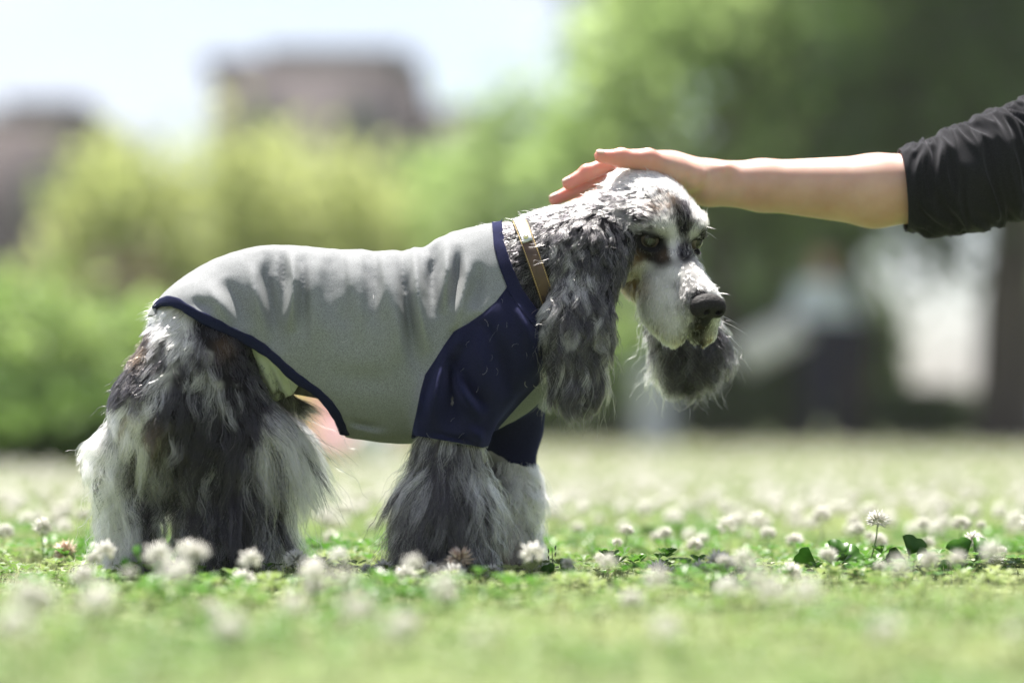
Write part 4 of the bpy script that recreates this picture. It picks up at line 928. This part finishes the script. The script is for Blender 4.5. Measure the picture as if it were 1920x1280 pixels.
near_e = [q for q in near_e if q is not None]; far_e = [q for q in far_e if q is not None]
path = np.array(far_e[::-1] + near_e)
path = smooth_pl(path, 150)
def grad_n(p, fn, e=.004):
    p = p.astype(np.float32); g = np.stack([fn(p + np.eye(3, dtype=np.float32)[k] * e) - fn(p - np.eye(3, dtype=np.float32)[k] * e) for k in range(3)], 1)
    return g / (np.linalg.norm(g, axis=1)[:, None] + 1e-9)
tn_ = grad_n(path, lambda p: loft(p, SHIRT_T, 2.1)); tt_ = np.gradient(path, axis=0); tt_ /= np.linalg.norm(tt_, axis=1)[:, None]
for _ in range(4): tn_[1:-1] = (tn_[:-2] + 2 * tn_[1:-1] + tn_[2:]) / 4
ts_ = np.cross(tn_, tt_); ts_ /= np.linalg.norm(ts_, axis=1)[:, None]; tn_ = np.cross(tt_, ts_)
TV = []; NS = 14
for i in range(len(path)):
    for a in np.arange(NS) * 2 * np.pi / NS:
        c_, s_ = math.cos(a), math.sin(a); c_ = math.copysign(abs(c_) ** .8, c_); s_ = math.copysign(abs(s_) ** .6, s_)
        wv = 1 + .10 * math.sin(i * .55) + .06 * math.sin(i * 1.7)
        TV.append(path[i] + ts_[i] * c_ * .0062 * wv + tn_[i] * (s_ * .0026 + .0006))
TF = [(i*NS+j, i*NS+(j+1) % NS, (i+1)*NS+(j+1) % NS, (i+1)*NS+j) for i in range(len(path)-1) for j in range(NS)]
o = link('hem_trim', mesh_np('hem_trim', TV, TF), shirt, trim_m)

# ---- fur
def keep_out_shirt(p, nr, extra=0):
    px, py = to_px(p)
    return poly_sd(px, py, SHIRT_REGION) < 6
pt_face = BP[bt].max(1)
def only(k, more=None):
    def f(c, nr):
        m = (part_of(c.astype(np.float32)) == k)
        if more is not None: m = m & more(c, nr)
        return m.astype(float) + 1e-12
    return f
def eye_clear(c, nr):
    q = hl(c); q[:, 1] = np.abs(q[:, 1])
    e = ell(q, (.004, .0345, -.003), (.0150, .0130, .0100)) > 0
    ns = ell(q, (.113, 0, -.033), (.020, .0195, .0175)) > 0
    mo = mouth_sd(q, .003, .0022) > 0.0015
    return e & ns & mo
head_fur = groom('fur', BV, bt, BN, 52000, HEAD_C, fur_m, body, 11, only(2, eye_clear), HEAD_T, K=5, rad=0.00030, clump=0.55, per=14, grav=0.1, frizz=0.10, stray=0.03, darkrand=0.10, jitter=.22, contrast=1.1, lenrand=(.7, 1.35))
NECK_C = [(*c[:4], min(.95, c[4] + .15), *c[5:]) for c in NECK_C]
groom('fur', BV, bt, BN, 19000, NECK_C, fur_m, body, 12, only(1, lambda c, n: (poly_sd(*to_px(c), SHIRT_REGION) < 14)), (), K=7, rad=.00030, clump=0.55, per=18, grav=0.25, frizz=0.08)
groom('fur', BV, bt, BN, 27000, EAR_C, fur_m, body, 13, only(6), [], K=12, rad=.00028, clump=0.68, per=48, grav=0.9, frizz=0.03, freq=1.05, stray=0.02)
groom('fur', BV, bt, BN, 9000, FARE_C, fur_m, body, 14, only(7), (), K=10, rad=.00034, clump=0.72, per=30, grav=0.9, frizz=0.07, freq=1.3, stray=0.04)
def hind_ok(c, n):
    px, py = to_px(c); return (poly_sd(px, py, SHIRT_REGION) < 2)
groom('fur', BV, bt, BN, 46000, HIND_C, fur_m, body, 15, only(3, hind_ok), HIND_T, K=10, rad=.00034, clump=0.78, per=34, jitter=.13, contrast=1.35, grav=0.55, frizz=0.06, freq=1.1, stray=0.03)
groom('fur', BV, bt, BN, 14000, HIND_C, fur_m, body, 16, only(0, lambda c, n: hind_ok(c, n) & (to_px(c)[0] < 535)), HIND_T, K=7, clump=0.6, per=30, grav=0.3)
def leg_ok(c, n):
    px, py = to_px(c); return py > np.where(c[:, 1] > 0, 860, np.interp(px, [770, 905], [800, 822]))
groom('fur', BV, bt, BN, 20000, FRONT_C, fur_m, body, 17, only(4, leg_ok), [], K=11, rad=.00030, clump=0.75, per=34, grav=0.75, frizz=0.06, freq=1.1, stray=0.05)
groom('fur', BV, bt, BN, 10000, FARF_C, fur_m, body, 18, only(5, leg_ok), FARF_T, K=10, rad=.00032, clump=0.75, per=40, grav=0.6, frizz=0.10, freq=1.2, stray=0.04)

# ---- eyes
iris_m = noise_mat('clouded_iris', (0.012, 0.011, 0.008), (0.030, 0.028, 0.020), 300, 0.2, Specular_IOR_Level=0.3, Coat_Weight=.15, Coat_Roughness=0.03)
pup_m = mat('clouded_pupil', (0.026, 0.030, 0.030), 0.10, Specular_IOR_Level=0.35, Coat_Weight=.15, Coat_Roughness=0.03)
scl_m = mat('eye_white', (0.09, 0.07, 0.055), 0.3, Coat_Weight=.1)
for s in (-1, 1):
    c = hw(-.0012, s * .0318, -.0025); gaze = Vector(HF * .86 + HR * s * .46 + HU * .10).normalized()
    e = under_dog(empty('eye', c))
    def cap(a0, a1, r, n=24, m=10):
        V = []; F = []
        for i in range(m + 1):
            a = a0 + (a1 - a0) * i / m
            for j in range(n):
                b = 2 * math.pi * j / n; V.append((r * math.sin(a) * math.cos(b), r * math.sin(a) * math.sin(b), r * math.cos(a)))
        for i in range(m):
            for j in range(n): F.append((i*n+j, (i+1)*n+j, (i+1)*n+(j+1) % n, i*n+(j+1) % n))
        return V, F
    rot = gaze.to_track_quat('Z', 'Y').to_matrix()
    for nm, a0, a1, r, mm in (('eyeball', 0.72, 3.1, .0118, scl_m), ('iris', 0.30, 0.74, .01185, iris_m), ('pupil', 0.0, 0.31, .01195, pup_m)):
        V, F = cap(a0, a1, r); V = [tuple(rot @ Vector(q)) for q in V]
        ob = link(nm, mesh_np(nm, V, F), e, mm)

# ---- nose
nose_m = noise_mat('nose_leather', (0.007, 0.0065, 0.007), (0.018, 0.016, 0.017), 400, 0.7, bump=1.0, bump_scale=420, Specular_IOR_Level=0.22)
def nose_sd(p):
    q = hl(p); qa = q.copy(); qa[:, 1] = np.abs(qa[:, 1])
    q = q + np.array([0, 0, .031], np.float32); qa = qa + np.array([0, 0, .031], np.float32)
    d = ell(q, (.1105, 0, -.003), (.0145, .0215, .0135))
    d = smin(d, ell(qa, (.1115, .0125, -.007), (.0130, .0105, .0115)), 0.005)
    d = smin(d, ell(q, (.1145, 0, -.018), (.0060, .0065, .0130)), 0.005)
    d = smax(d, -ell(qa, (.1225, .0088, -.0065), (.0070, .0042, .0034)), 0.002)
    d = smax(d, -rcone(qa, (.121, .0100, -.007), (.112, .0185, -.010), .0016, .0012), 0.002)
    d = smax(d, -rcone(q, (.1265, 0, -.004), (.1215, 0, -.022), .0010, .0010), 0.002)
    return d
nc = hw(.112, 0, -.032)
NV, NQ = iso(nose_sd, nc - .030, nc + .030, 0.0009); NV = relax(NV, NQ, 1, .4)
under_dog(link('nose', mesh_np('nose', NV, NQ), None, nose_m))

# ---- whiskers and brow hairs
r_ = np.random.default_rng(5); W = []
for (f0, r0, u0, df, dr, du, L) in [(.075, -.030, -.030, .3, -.8, -.3, .04), (.085, -.028, -.036, .5, -.7, -.3, .045), (.075, .030, -.030, .3, .8, 0, .04), (.09, .026, -.03, .5, .7, .1, .04), (.085, .028, -.036, .5, .7, -.2, .05),
                                    (.0, -.030, .018, .6, -.3, .5, .022), (.004, -.026, .019, .7, -.2, .4, .02), (.002, .030, .018, .6, .3, .5, .024), (.004, .034, .016, .6, .5, .2, .02), (.03, .030, -.01, .4, .8, .3, .022), (.10, .015, .008, .6, .5, .5, .022), (.004, -.034, .004, .5, -.5, -.2, .012)]:
    a = hw(f0, r0, u0 - (.032 if f0 > .02 else 0)); d = df * HF + dr * HR + du * HU; d /= np.linalg.norm(d); t = np.linspace(0, 1, 8)[:, None]
    W.append(a + d * L * t + np.array([0, 0, -1.]) * L * .25 * t ** 2 + r_.normal(size=3) * .003 * t)
strands_object('whisker', np.array(W), 0.00022, np.tile(WHITE, (len(W), 1)), fur_m, body)

# ---- collar
ca = P(1008, 516, -.012); cn = np.array([130, 0, 45.0]); cn /= np.linalg.norm(cn); cu = np.array([-45, 0, 130.0]); cu /= np.linalg.norm(cu)
leather_m = noise_mat('brown_leather', (0.050, 0.026, 0.013), (0.085, 0.046, 0.024), 90, 0.5, bump=0.3, bump_scale=600)
pale_m = noise_mat('pale_strap', (0.42, 0.44, 0.46), (0.62, 0.63, 0.66), 160, 0.4, bump=0.3, bump_scale=500)
brass_m = mat('brass', (0.75, 0.68, 0.40), 0.25, Metallic=1.0); thread_m = mat('stitch_thread', (0.62, 0.45, 0.16), 0.7)
def ring_pt(a, r=0.0, w=0.0):
    """a = 0 at the top of the neck, growing down the near side"""
    n2 = .074 + r; n1 = .070 + r
    return ca + cu * math.cos(a) * n1 + np.array([0, -1, 0]) * math.sin(a) * n2 + cn * w
def strap(name, a0, a1, r, w, th, m, n=64):
    V = []; F = []
    for i in range(n + 1):
        a = a0 + (a1 - a0) * i / n
        for (rr, ww) in ((0, -w), (th * .8, -w), (th, -w * .86), (th, w * .86), (th * .8, w), (0, w)): V.append(ring_pt(a, r + rr, ww))
    for i in range(n):
        for j in range(6): F.append((i*6+j, (i+1)*6+j, (i+1)*6+(j+1) % 6, i*6+(j+1) % 6))
    F += [(0, 1, 2, 3), (0, 3, 4, 5), (n*6+3, n*6+2, n*6+1, n*6), (n*6+5, n*6+4, n*6+3, n*6)]
    return mesh_np(name, V, F)
col_e = under_dog(empty('collar', ca)); col_e['label'] = 'brown leather collar with yellow stitching and a pale riveted tab'
def under(o, e):
    o.parent = e; o.matrix_parent_inverse = Matrix.Translation(-Vector(e.location)) @ Matrix.Identity(4); o.matrix_parent_inverse = (Matrix.Translation(Vector(e.location)) @ Matrix.Translation(Vector((0, 0, 0)))).inverted(); return o
def fix_children(e):
    """children were modelled in world space: cancel the parent's placement"""
    bpy.context.view_layer.update()
    for o in e.children:
        o.matrix_parent_inverse = e.matrix_world.inverted()
under(link('strap', strap('strap', 0, 2 * math.pi, 0, .0090, .0030, leather_m), None, leather_m), col_e)
under(link('pale_tab', strap('pale_tab', -.35, 1.02, .0032, .0062, .0018, pale_m, 24), None, pale_m), col_e)
SVv = []; SF = []
for w in (-.0076, .0076):
    for i in range(60):
        a = 0.2 + 2.3 * i / 60; b = a + 2.3 / 60 * .62; k = len(SVv)
        for (aa, ww) in ((a, w - .0004), (b, w - .0004), (b, w + .0004), (a, w + .0004)): SVv.append(ring_pt(aa, .0034, ww))
        for (aa, ww) in ((a, w - .0004), (b, w - .0004), (b, w + .0004), (a, w + .0004)): SVv.append(ring_pt(aa, .0026, ww))
        SF += [(k, k+1, k+2, k+3), (k, k+4, k+5, k+1), (k+1, k+5, k+6, k+2), (k+2, k+6, k+7, k+3), (k+3, k+7, k+4, k)]
s_o = under(link('stitching', mesh_np('stitching', SVv, SF, False), None, thread_m), col_e); s_o['kind'] = 'stuff'
rc = ring_pt(.93, .0052)
V, F = [], []
for i in range(7):
    a = i / 6 * math.pi / 2
    for j in range(16):
        b = j / 16 * 2 * math.pi; out = (rc - ca) / np.linalg.norm(rc - ca); s1 = np.cross(out, cn)
        V.append(rc + .0034 * math.cos(a) * (math.cos(b) * cn + math.sin(b) * s1) + .0022 * math.sin(a) * out)
F = [(i*16+j, i*16+(j+1) % 16, (i+1)*16+(j+1) % 16, (i+1)*16+j) for i in range(6) for j in range(16)]
under(link('rivet', mesh_np('rivet', V, F), None, brass_m), col_e)

# ---- belly wrap (printed cloth) seen between thigh and shirt
wrap_m = noise_mat('sage_cloth', (0.50, 0.54, 0.40), (0.64, 0.67, 0.55), 30, 0.9, bump=0.4, bump_scale=120)
wrap_n = SN(31, 3, 12)
def wrap_sd(p): return loft(p, BODY_T) - 0.012 - 0.002 * wrap_n(p * np.array([1.6, 1, .5]), 0.03) - .0022 * np.sin(p[:, 0] * 420 + p[:, 2] * 160)
WV, WQ = iso(wrap_sd, (-.455, -.12, .20), (-.25, .12, .375), 0.004)
wt_ = tris_of(WQ); pxw, pyw = to_px(WV)
WRAP = [(286, 560), (340, 560), (420, 600), (520, 640), (575, 700), (548, 740), (500, 760), (380, 760), (340, 640), (300, 604), (286, 604)]
wv2, wt2 = clip_tris(WV, wt_, poly_sd(pxw, pyw, WRAP))
wrap_o = under_dog(link('belly_wrap', mesh_np('belly_wrap', wv2, wt2), None, wrap_m)); solid(wrap_o, .0015)
wrap_o['label'] = 'pale sage belly wrap printed with small stars'
star_m = mat('star_print', (0.16, 0.20, 0.20), 0.9)
def star(cx, cy, r, fill):
    V = []; F = []
    pts = []
    for k in range(10):
        rr = r if k % 2 == 0 else r * .48; a = -math.pi / 2 + k * math.pi / 5 + 0.15
        for q in ((rr, ), (rr * .74, )):
            x, y = cx + q[0] * math.cos(a), cy + q[0] * math.sin(a)
            ys = np.linspace(-.12, 0, 240); pp = np.stack([P(x, y, z) for z in ys]).astype(np.float32); d = wrap_sd(pp) - .0008; i = np.argmax(d < 0)
            V.append(pp[i])
    for k in range(10):
        a, b = 2 * k, (2 * k + 2) % 20
        F.append((a, b, b + 1, a + 1))
    return V, F
for (x, y, rr) in ((490, 691, 8), (447, 668, 6), (452, 700, 6), (515, 715, 6), (470, 715, 5)):
    V, F = star(x, y, rr, False); link('star', mesh_np('star', V, F, False), wrap_o, star_m)

# ---- loose white hairs caught on the shirt
r_ = np.random.default_rng(77); LH = []
for (x, y) in [(915, 612), (935, 608), (950, 614), (918, 640), (922, 665), (905, 702), (893, 735), (985, 715), (1000, 722), (870, 690), (940, 560), (800, 812), (860, 822), (390, 598), (640, 640), (700, 560), (930, 690), (960, 650), (880, 640), (845, 790)]:
    a = r_.uniform(0, 6.28); L = r_.uniform(9, 24); cv = r_.uniform(-.12, .12); pl = []
    for k in range(8): pl.append((x, y)); a += cv * 3; x += math.cos(a) * L / 7; y += math.sin(a) * L / 7
    q = edge_surface(pl, -1, .0012)
    if all(k is not None for k in q): LH.append(np.array(q))
if LH: strands_object('loose_hair', np.array(LH), 0.00016, np.tile(WHITE, (len(LH), 1)), fur_m, shirt)

# ------------------------------------------------------------------ the person petting the dog
sk_m = mat('skin', (0.45, 0.27, 0.20), 0.45, Subsurface_Weight=0.7, Subsurface_Scale=0.010, Specular_IOR_Level=0.4)
n_, l_, b_ = nodes(sk_m); b_.inputs['Subsurface Radius'].default_value = (1.0, 0.22, 0.12)
t_ = n_.new('ShaderNodeTexCoord'); a_ = n_.new('ShaderNodeTexNoise'); a_.inputs['Scale'].default_value = 22; a_.inputs['Detail'].default_value = 6
r_ = n_.new('ShaderNodeValToRGB'); r_.color_ramp.elements[0].position = .35; r_.color_ramp.elements[1].position = .7; r_.color_ramp.elements[0].color = (.46, .275, .215, 1); r_.color_ramp.elements[1].color = (.56, .36, .29, 1)
a2 = n_.new('ShaderNodeTexNoise'); a2.inputs['Scale'].default_value = 700; a2.inputs['Detail'].default_value = 3; bp_ = n_.new('ShaderNodeBump'); bp_.inputs['Strength'].default_value = .25; bp_.inputs['Distance'].default_value = .0006
l_.new(t_.outputs['Object'], a_.inputs['Vector']); l_.new(a_.outputs['Fac'], r_.inputs['Fac']); l_.new(r_.outputs['Color'], b_.inputs['Base Color'])
l_.new(t_.outputs['Object'], a2.inputs['Vector']); l_.new(a2.outputs['Fac'], bp_.inputs['Height']); l_.new(bp_.outputs['Normal'], b_.inputs['Normal'])
def ch(p, pts, k=.006):
    """a chain of joints: (px, py, y, radius)"""
    d = None
    for a, b in zip(pts[:-1], pts[1:]):
        e = rcone(p, P(*a[:3]), P(*b[:3]), a[3], b[3]); d = e if d is None else smin(d, e, k)
    return d
WRIST = (1335, 347, .050)
THUMB = [(1262, 322, 0.034, .019), (1215, 302, 0.012, .0140), (1165, 297, 0.006, .0110), (1126, 293, 0.006, .0080)]
INDEX = [(1205, 302, 0.056, .0135), (1152, 304, 0.046, .0108), (1100, 325, 0.040, .0096), (1066, 344, 0.036, .0080)]
MIDDLE = [(1203, 312, 0.076, .0135), (1140, 326, 0.070, .0108), (1078, 356, 0.060, .0096), (1041, 374, 0.054, .0078)]
RING = [(1208, 328, 0.096, .0125), (1146, 350, 0.096, .0102), (1096, 378, 0.086, .0090), (1064, 392, 0.080, .0075)]
LITTLE = [(1220, 346, 0.114, .0112), (1172, 372, 0.116, .0090), (1136, 396, 0.108, .0080), (1112, 408, 0.102, .0068)]
AY = .080
def arm_sd(p):
    d = rcone(p, P(1785, 348, AY - .012), P(1640, 358, AY - .006), .044, .0450)
    d = smin(d, rcone(p, P(1640, 358, AY - .006), P(1430, 348, AY), .0450, .0315), .012)
    d = smin(d, rcone(p, P(1430, 348, AY), P(1335, 343, AY), .0315, .0280), .012)
    d = smin(d, rcone(p, P(1360, 318, AY - .022), P(1342, 322, AY - .016), .006, .006), .014)              # wrist bone
    d = smin(d, rcone(p, P(1325, 343, AY), P(1262, 326, AY), 0.0270, .0265), .014)                           # heel of the hand
    palm = ell(p, P(1240, 316, AY), (.060, .042, .0200), np.array([[.97, 0, -.24], [0, 1, 0], [.24, 0, .97]]).T)
    d = smin(d, palm, .016)
    d = smin(d, rcone(p, P(1295, 330, AY - .034), P(1245, 312, AY - .044), .017, .018), .014)              # ball of the thumb
    for c in (INDEX, MIDDLE, RING, LITTLE):
        d = smin(d, rcone(p, P(1285, 328, AY), P(*c[0][:3]), .016, c[0][3]), .008)
    k = ch(p, THUMB); d = smin(d, k, .008)
    for c in (THUMB, INDEX, MIDDLE, RING, LITTLE):
        for jn in (1, 2):
            a = P(*c[jn][:3]); d = smin(d, np.sqrt(((p - a - np.array([0, -.001, .0022])) ** 2).sum(1)) - c[jn][3] * .93, .004)
    for c in (INDEX, MIDDLE, RING, LITTLE): d = smin(d, ch(p, c, .004), .0035)
    # upper arm runs on to the shoulder, outside the picture
    d = smin(d, rcone(p, P(1785, 348, AY - .012), (.84, .12, .60), .046, .054), .02)
    return d
person = empty('person', (1.10, .22, 0)); tag(person, 'person with bare forearm and black sleeve reaching out to pat the dog\'s head', 'person')
def crouch_sd(p):
    d = rcone(p, (.84, .12, .60), (1.02, .18, .64), .062, .085)
    d = smin(d, rcone(p, (1.02, .20, .62), (1.14, .24, .30), .125, .125, (1, .85, 1)), .05)
    d = smin(d, rcone(p, (1.02, .26, .66), (1.02, .42, .60), .085, .058), .04)
    d = smin(d, rcone(p, (1.02, .42, .60), (.98, .46, .36), .054, .042), .03); d = smin(d, rcone(p, (.98, .46, .36), (.86, .36, .24), .042, .032), .03)
    d = smin(d, rcone(p, (.99, .18, .74), (.97, .17, .82), .052, .050), .03)
    d = smin(d, ell(p, (.945, .165, .905), (.088, .074, .112)), .02)
    d = smin(d, rcone(p, (.856, .155, .895), (.848, .153, .880), .010, .013), .012)
    for s in (-1, 1):
        yy = .22 + s * .10
        d = smin(d, rcone(p, (1.16, yy, .22), (.80, yy + s * .06, .20 if s > 0 else .10), .092, .062), .04)
        d = smin(d, rcone(p, (.80, yy + s * .06, .20 if s > 0 else .10), (1.18, yy + s * .04, .06), .058, .042), .03)
        d = smin(d, rcone(p, (1.18, yy + s * .04, .05), (1.02 if s > 0 else 1.26, yy + s * .04, .035), .040, .032), .03)
    return d
def whole_sd(p): return smin(arm_sd(p), crouch_sd(p), .03)
V1, Q1 = iso(arm_sd, (.035, -.06, .41), (.60, .20, .57), .0017); V1 = relax(V1, Q1, 1, .4)
def keep_left(V, Q, x): return V, Q[(V[Q][:, :, 0].max(1) < x)]
# one continuous skin: the fine hand and forearm are welded to the coarse rest where the sleeve hides the change
V2, Q2 = iso(whole_sd, (.50, -.06, -.01), (1.42, .60, 1.05), .010)
Q1 = Q1[V1[Q1][:, :, 0].max(1) < .560]; Q2 = Q2[V2[Q2][:, :, 0].min(1) > .548]
pv = np.concatenate([V1, V2]); pq = np.concatenate([Q1, Q2 + len(V1)]); used = np.unique(pq); mpx = -np.ones(len(pv), int); mpx[used] = np.arange(len(used))
def under_person(o): o.parent = person; o.matrix_parent_inverse = Matrix.Translation(-Vector(person.location)); return o
pme = mesh_np('body', pv[used], mpx[pq]); pvu = pv[used]; bl = np.zeros(len(pvu))
for c in (THUMB, INDEX, MIDDLE, RING, LITTLE):
    for (i_, w_) in ((2, 1.0), (1, .6)):
        d_ = rcone(pvu, P(*c[i_][:3]), P(*c[i_ + 1][:3]), c[i_][3], c[i_ + 1][3]); bl = np.maximum(bl, w_ * np.exp(-np.maximum(d_, 0) / .006))
set_col(pme, 'backlit_blush', np.repeat(bl[:, None], 3, 1))  # finger redness: blush of the tips plus sun shining through, painted into the skin
body_p = under_person(link('body', pme, None, sk_m))
ba_ = n_.new('ShaderNodeAttribute'); ba_.attribute_name = 'backlit_blush'; bm_ = n_.new('ShaderNodeMix'); bm_.data_type = 'RGBA'; bm_.inputs['B'].default_value = (.64, .22, .17, 1)
bq_ = n_.new('ShaderNodeMath'); bq_.operation = 'MULTIPLY'; bq_.inputs[1].default_value = .75
l_.new(ba_.outputs['Fac'], bq_.inputs[0]); l_.new(bq_.outputs[0], bm_.inputs['Factor']); l_.new(r_.outputs['Color'], bm_.inputs['A']); l_.new(bm_.outputs['Result'], b_.inputs['Base Color'])
nail_m = mat('fingernail', (0.72, 0.48, 0.40), 0.25, Coat_Weight=.5)
for c, up_, w in ((THUMB, (0, -.35, .94), .0068), (INDEX, (-.45, -.2, .85), .0060), (MIDDLE, (-.45, -.2, .85), .0060)):
    a, b = P(*c[-2][:3]), P(*c[-1][:3]); ax = (b - a) / np.linalg.norm(b - a); u = np.array(up_); u -= ax * (u @ ax); u /= np.linalg.norm(u); s = np.cross(ax, u); r = c[-1][3]
    V = []; F = []
    for i in range(7):
        for j in range(7):
            q = (i / 6 - .5) * 2; k = (j / 6 - .5) * 2; lim = math.sqrt(max(0, 1 - .55 * q * q * (q > 0)))
            th = k * .85 * lim
            V.append(b + ax * (.0010 + q * .0052) + (r + .0005 - .0016 * (q > 0) * q * q) * (math.cos(th) * u + math.sin(th) * s))
    F = [(i*7+j, i*7+j+1, (i+1)*7+j+1, (i+1)*7+j) for i in range(6) for j in range(6)]
    o = under_person(link('fingernail', mesh_np('fingernail', V, F), None, nail_m)); md = o.modifiers.new('thickness', 'SOLIDIFY'); md.thickness = .0005
# black sleeve, pushed up and wrinkled
blk_m = heather('black_knit', (0.009, 0.0095, 0.0105), (0.024, 0.024, 0.027), .7, 8.0)
ax_pts = smooth_pl(np.array([np.r_[P(1692, 357, AY - .008), 0], np.r_[P(1745, 352, AY - .010), 0], np.r_[P(1800, 340, AY - .010), 0], np.r_[P(1860, 320, AY), 0], np.r_[P(1930, 296, AY + .008), 0], np.r_[.84, .12, .60, 0]])[:, :3], 200)
tan_ = np.gradient(ax_pts, axis=0); tan_ /= np.linalg.norm(tan_, axis=1)[:, None]
arc = np.r_[0, np.cumsum(np.linalg.norm(np.diff(ax_pts, axis=0), axis=1))]
rad_s = np.interp(arc, [0, .03, .07, .12, .2, .45], [.0525, .0565, .064, .068, .071, .076])
na = 96; V = []; fold_n = SN(51, 2, 16); fold_n2 = SN(52, 2, 16)
for i in range(200):
    y_ = np.cross(tan_[i], (0, 0, 1.0)); y_ /= np.linalg.norm(y_); z_ = np.cross(y_, tan_[i])
    a = np.arange(na) * 2 * np.pi / na
    cs, sn = np.cos(a), np.sin(a)
    q = np.stack([np.full(na, arc[i]) + .010 * np.sin(a * 2 + 1.0) + .012 * sn, .022 * a * 0 + .010 * cs], 1)
    g_ = np.clip(arc[i] / .02, 0, 1)
    u_ = arc[i] + .016 * np.sin(a + .8) + .010 * np.sin(2 * a + 2.0 + arc[i] * 9)
    ww = fold_n(np.stack([u_, .016 * cs], 1), .017) + .7 * fold_n2(np.stack([u_ * 1.0, .026 * sn], 1), .030)
    w = g_ * (.0050 * (1 - np.abs(np.clip(ww, -1.2, 1.2))) ** 1.5 * 1.3 - .0012) if False else g_ * (.0070 * np.clip(1 - np.abs(ww) * 1.25, 0, 1) ** 1.2 + .0014 * np.sin(u_ * 210) + .0016 * np.sin(u_ * 95 + 2 * cs)) - .0008
    rr = rad_s[i] + w + (.0010 if i < 7 else 0)
    V.append(ax_pts[i] + rr[:, None] * (cs[:, None] * y_ + sn[:, None] * z_))
V = np.concatenate(V); F = [(i*na+j, (i+1)*na+j, (i+1)*na+(j+1) % na, i*na+(j+1) % na) for i in range(199) for j in range(na)]
sl = under_person(link('sleeve', mesh_np('sleeve', V, F), None, blk_m)); solid(sl, .002); sl['label'] = 'black knit sleeve pushed up in wrinkles to the elbow'
V, Q = iso(lambda p: crouch_sd(p) - .014, (.66, -.08, -.03), (1.46, .64, 1.05), .012); t = tris_of(Q)
for nm, m, g in (('jumper', blk_m, np.minimum(V[:, 2] - .30, .765 - V[:, 2])), ('trousers', mat('dark_jeans', (.02, .026, .045), .85), np.minimum(.31 - V[:, 2], V[:, 2] - .07)), ('hair', hair_far, np.minimum(V[:, 2] - .80, np.maximum(V[:, 0] - .955, V[:, 2] - .955)))):
    v2, t2 = clip_tris(V, t, g); o = under_person(link(nm, mesh_np(nm, v2, t2), None, m)); solid(o, .003)

# ------------------------------------------------------------------ bright summer air
hz_m = bpy.data.materials.new('haze'); hz_m.use_nodes = True; n_ = hz_m.node_tree.nodes; l_ = hz_m.node_tree.links; n_.clear()
o_ = n_.new('ShaderNodeOutputMaterial'); v_ = n_.new('ShaderNodeVolumePrincipled'); v_.inputs['Color'].default_value = (.95, .96, .98, 1); v_.inputs['Density'].default_value = HAZE; v_.inputs['Anisotropy'].default_value = 0.3
l_.new(v_.outputs['Volume'], o_.inputs['Volume'])
V, F = quad_box(-60, 60, -8, 90, -1.2, 16); tag(link('haze', mesh_np('haze', V, F, False), None, hz_m), 'thin bright haze over the park', 'haze', kind='stuff')
